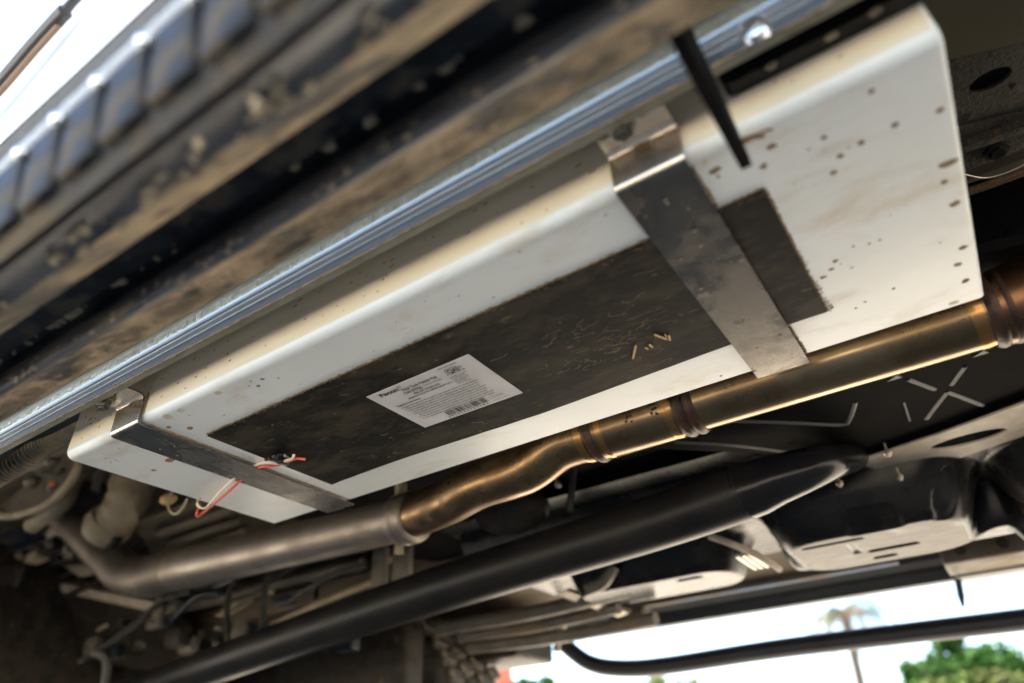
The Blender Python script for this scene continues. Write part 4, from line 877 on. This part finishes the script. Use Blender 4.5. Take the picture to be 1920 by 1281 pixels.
g = G(); g.tube(smoothpath([at(175, 1225, y=1.1), at(193, 1230, y=1.1), at(200, 1250, y=1.1), at(192, 1300, y=1.1)]), .010, 10); g.obj('brake_hose', m_rib, sus)

# dark underbody mass between elbow and shaft
tr = thing('transmission_case', 'dark transmission case and brackets in the shadow under the floor', 'transmission', at(450, 1160, y=1.3))
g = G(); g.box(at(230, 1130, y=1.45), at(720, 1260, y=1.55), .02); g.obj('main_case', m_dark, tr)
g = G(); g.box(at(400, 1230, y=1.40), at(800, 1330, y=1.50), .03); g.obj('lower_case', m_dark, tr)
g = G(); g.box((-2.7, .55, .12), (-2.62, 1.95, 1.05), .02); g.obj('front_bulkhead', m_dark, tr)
g = G(); g.box((-2.2, 1.3, .74), (-.65, 1.56, .80), .01); g.obj('long_rail', m_floor, tr)
g = G(); g.tube(smoothpath([at(340, 1140, y=1.2), at(430, 1120, y=1.2), at(560, 1085, y=1.2), at(680, 1058, y=1.2)]), .014, 10); g.obj('tan_rail', m_shield, tr)
for (u, v, w_, h_) in ((300, 1145, .018, .035), (292, 1170, .03, .012), (712, 1075, .018, .055), (755, 1060, .022, .045)):
    g = G(); p = at(u, v, y=1.12); g.box(p - Vector((w_, .01, h_)), p + Vector((w_, .01, h_)), .004); g.obj('pale_bracket', m_shield, tr)
for k in range(5):
    g = G(); a = at(437, 1180 + k * 7, y=1.15); b = at(485, 1195 + k * 7, y=1.15); g.tube([a, b], .0028, 6); g.obj('cooling_fin', m_rib, tr)
for (u, v, r_) in ((412, 1178, .014), (410, 1210, .016), (438, 1218, .012), (420, 1224, .010)):
    g = G(); g.ball(at(u, v, y=1.12), (r_, r_, r_ * .6), 12, 8); g.obj('bolt_boss', m_case, tr)
for pth_ in ([(445, 1090), (430, 1110), (425, 1150), (427, 1210)], [(380, 1300), (368, 1262), (375, 1240), (390, 1225)], [(640, 1010), (520, 1040), (500, 1080), (490, 1190)], [(690, 1060), (620, 1080), (540, 1130)], [(150, 1240), (240, 1180), (300, 1130), (360, 1110)]):
    g = G(); g.tube(smoothpath([at(u, v, y=1.10) for u, v in pth_]), .0075, 8); g.obj('pipe_run', m_rubber if pth_[0][0] != 380 else m_rib, tr)
g = G(); g.box(at(592, 1085, y=1.3), at(606, 1150, y=1.32), .002); g.obj('light_strip', m_rib, tr)
g = G(); g.box(at(530, 1090, y=1.33), at(590, 1150, y=1.36), .004); g.obj('control_box', m_bluedark, tr)

rnd = random.Random(77)
for k in range(16):
    u0 = rnd.uniform(60, 520); v0 = rnd.uniform(1090, 1200); du = rnd.uniform(60, 220); y_ = rnd.uniform(1.12, 1.3)
    g = G(); g.tube(smoothpath([at(u0, v0, y=y_), at(u0 + du * .3, v0 - du * .1 + rnd.uniform(-12, 12), y=y_), at(u0 + du * .7, v0 - du * .3 + rnd.uniform(-12, 12), y=y_), at(u0 + du, v0 - du * .42, y=y_)]), rnd.uniform(.003, .009), 8)
    g.obj('cable_run', (m_rubber, m_dark, m_bluedark, m_cream)[k % 4], tr)
for k in range(12):
    g = G(); p = at(rnd.uniform(120, 700), rnd.uniform(1080, 1230), y=rnd.uniform(1.15, 1.28)); a_, b_ = rnd.uniform(.012, .035), rnd.uniform(.008, .03); g.box(p - Vector((a_, .01, b_)), p + Vector((a_, .02, b_)), .004); g.obj('dusty_clip', (m_dark, m_shield, m_bluedark)[k % 3], tr)
# black tunnel shield behind the exhaust bend
sh = thing('tunnel_shield', 'black shield behind the bend of the exhaust pipe', 'heat shield', at(1050, 930, y=1.0))
g = G(); g.prism([Vector((-1.15, .86, .80)), Vector((-.2, .80, .80)), Vector((.2, .80, .80)), Vector((.2, 1.09, .76)), Vector((-.35, 1.40, .76)), Vector((-.95, 1.46, .76)), Vector((-1.15, 1.2, .78))], (0, 0, .02)); g.obj('shield_plate', m_bplastic, sh, smooth=False)
g = G(); g.ball(at(960, 960, y=.95), (.07, .05, .035), 20, 12); g.obj('rounded_silencer', m_dark, sh)
for u, v in ((1037, 893), (1046, 908)):
    g = G(); p = at(u, v, y=.92); g.ball(p, .0065, 8, 6); g.obj('shield_nut', m_copper, sh)
g = G(); g.tube([at(1075, 880, y=.92), at(1068, 960, y=.92)], .006, 8); g.obj('hanger_rod', m_rubber, sh)
g = G(); g.tube(smoothpath([at(755, 920, y=.82), at(750, 900, y=.83), at(748, 1040, y=.86)]), .008, 8); g.obj('pipe_hanger', m_cream, sh)

# right edge: braided sleeve, gloss moulding
gm = thing('gloss_moulding', 'glossy black curved moulding right of the tank above the exhaust', 'moulding', at(1880, 450, y=.72))
V = []; nu, nv = 24, 16
for j in range(nv + 1):
    for i in range(nu + 1):
        u = 1790 + 260 * i / nu; v = 355 + 190 * j / nv - (u - 1790) * .12
        p = at(u, v, z=.80); p.z += .010 * math.sin(i / nu * 5 + j / nv * 3) + .012 * math.sin(j / nv * 6); V.append(p)
obj('moulding_skin', V, [(j * (nu + 1) + i, j * (nu + 1) + i + 1, (j + 1) * (nu + 1) + i + 1, (j + 1) * (nu + 1) + i) for j in range(nv) for i in range(nu)], m_gloss, gm)
g = G(); g.tube(smoothpath([at(1925, 460, y=.74), at(1908, 440, y=.74), at(1900, 470, y=.74), at(1903, 520, y=.74)]), .012, 12); g.obj('hook', m_bplastic, gm)
bs = thing('braided_sleeve', 'brown braided cable sleeve crossing at the right edge', 'cable', at(1870, 340, z=.79))
g = G(); g.tube([at(1790, 368, z=.795), at(1850, 348, z=.793), at(1920, 322, z=.793), at(2000, 295, z=.793)], .0045, 10); g.obj('sleeve', m_braid, bs)
tw = thing('thin_grey_wire', 'thin pale wire arcing above the braided sleeve at the right', 'wire', at(1860, 330, z=.797))
g = G(); g.tube(smoothpath([at(1800, 325, z=.797), at(1845, 334, z=.797), at(1885, 325, z=.797), at(1925, 307, z=.797)]), .0008, 6); g.obj('wire', m_copper, tw)
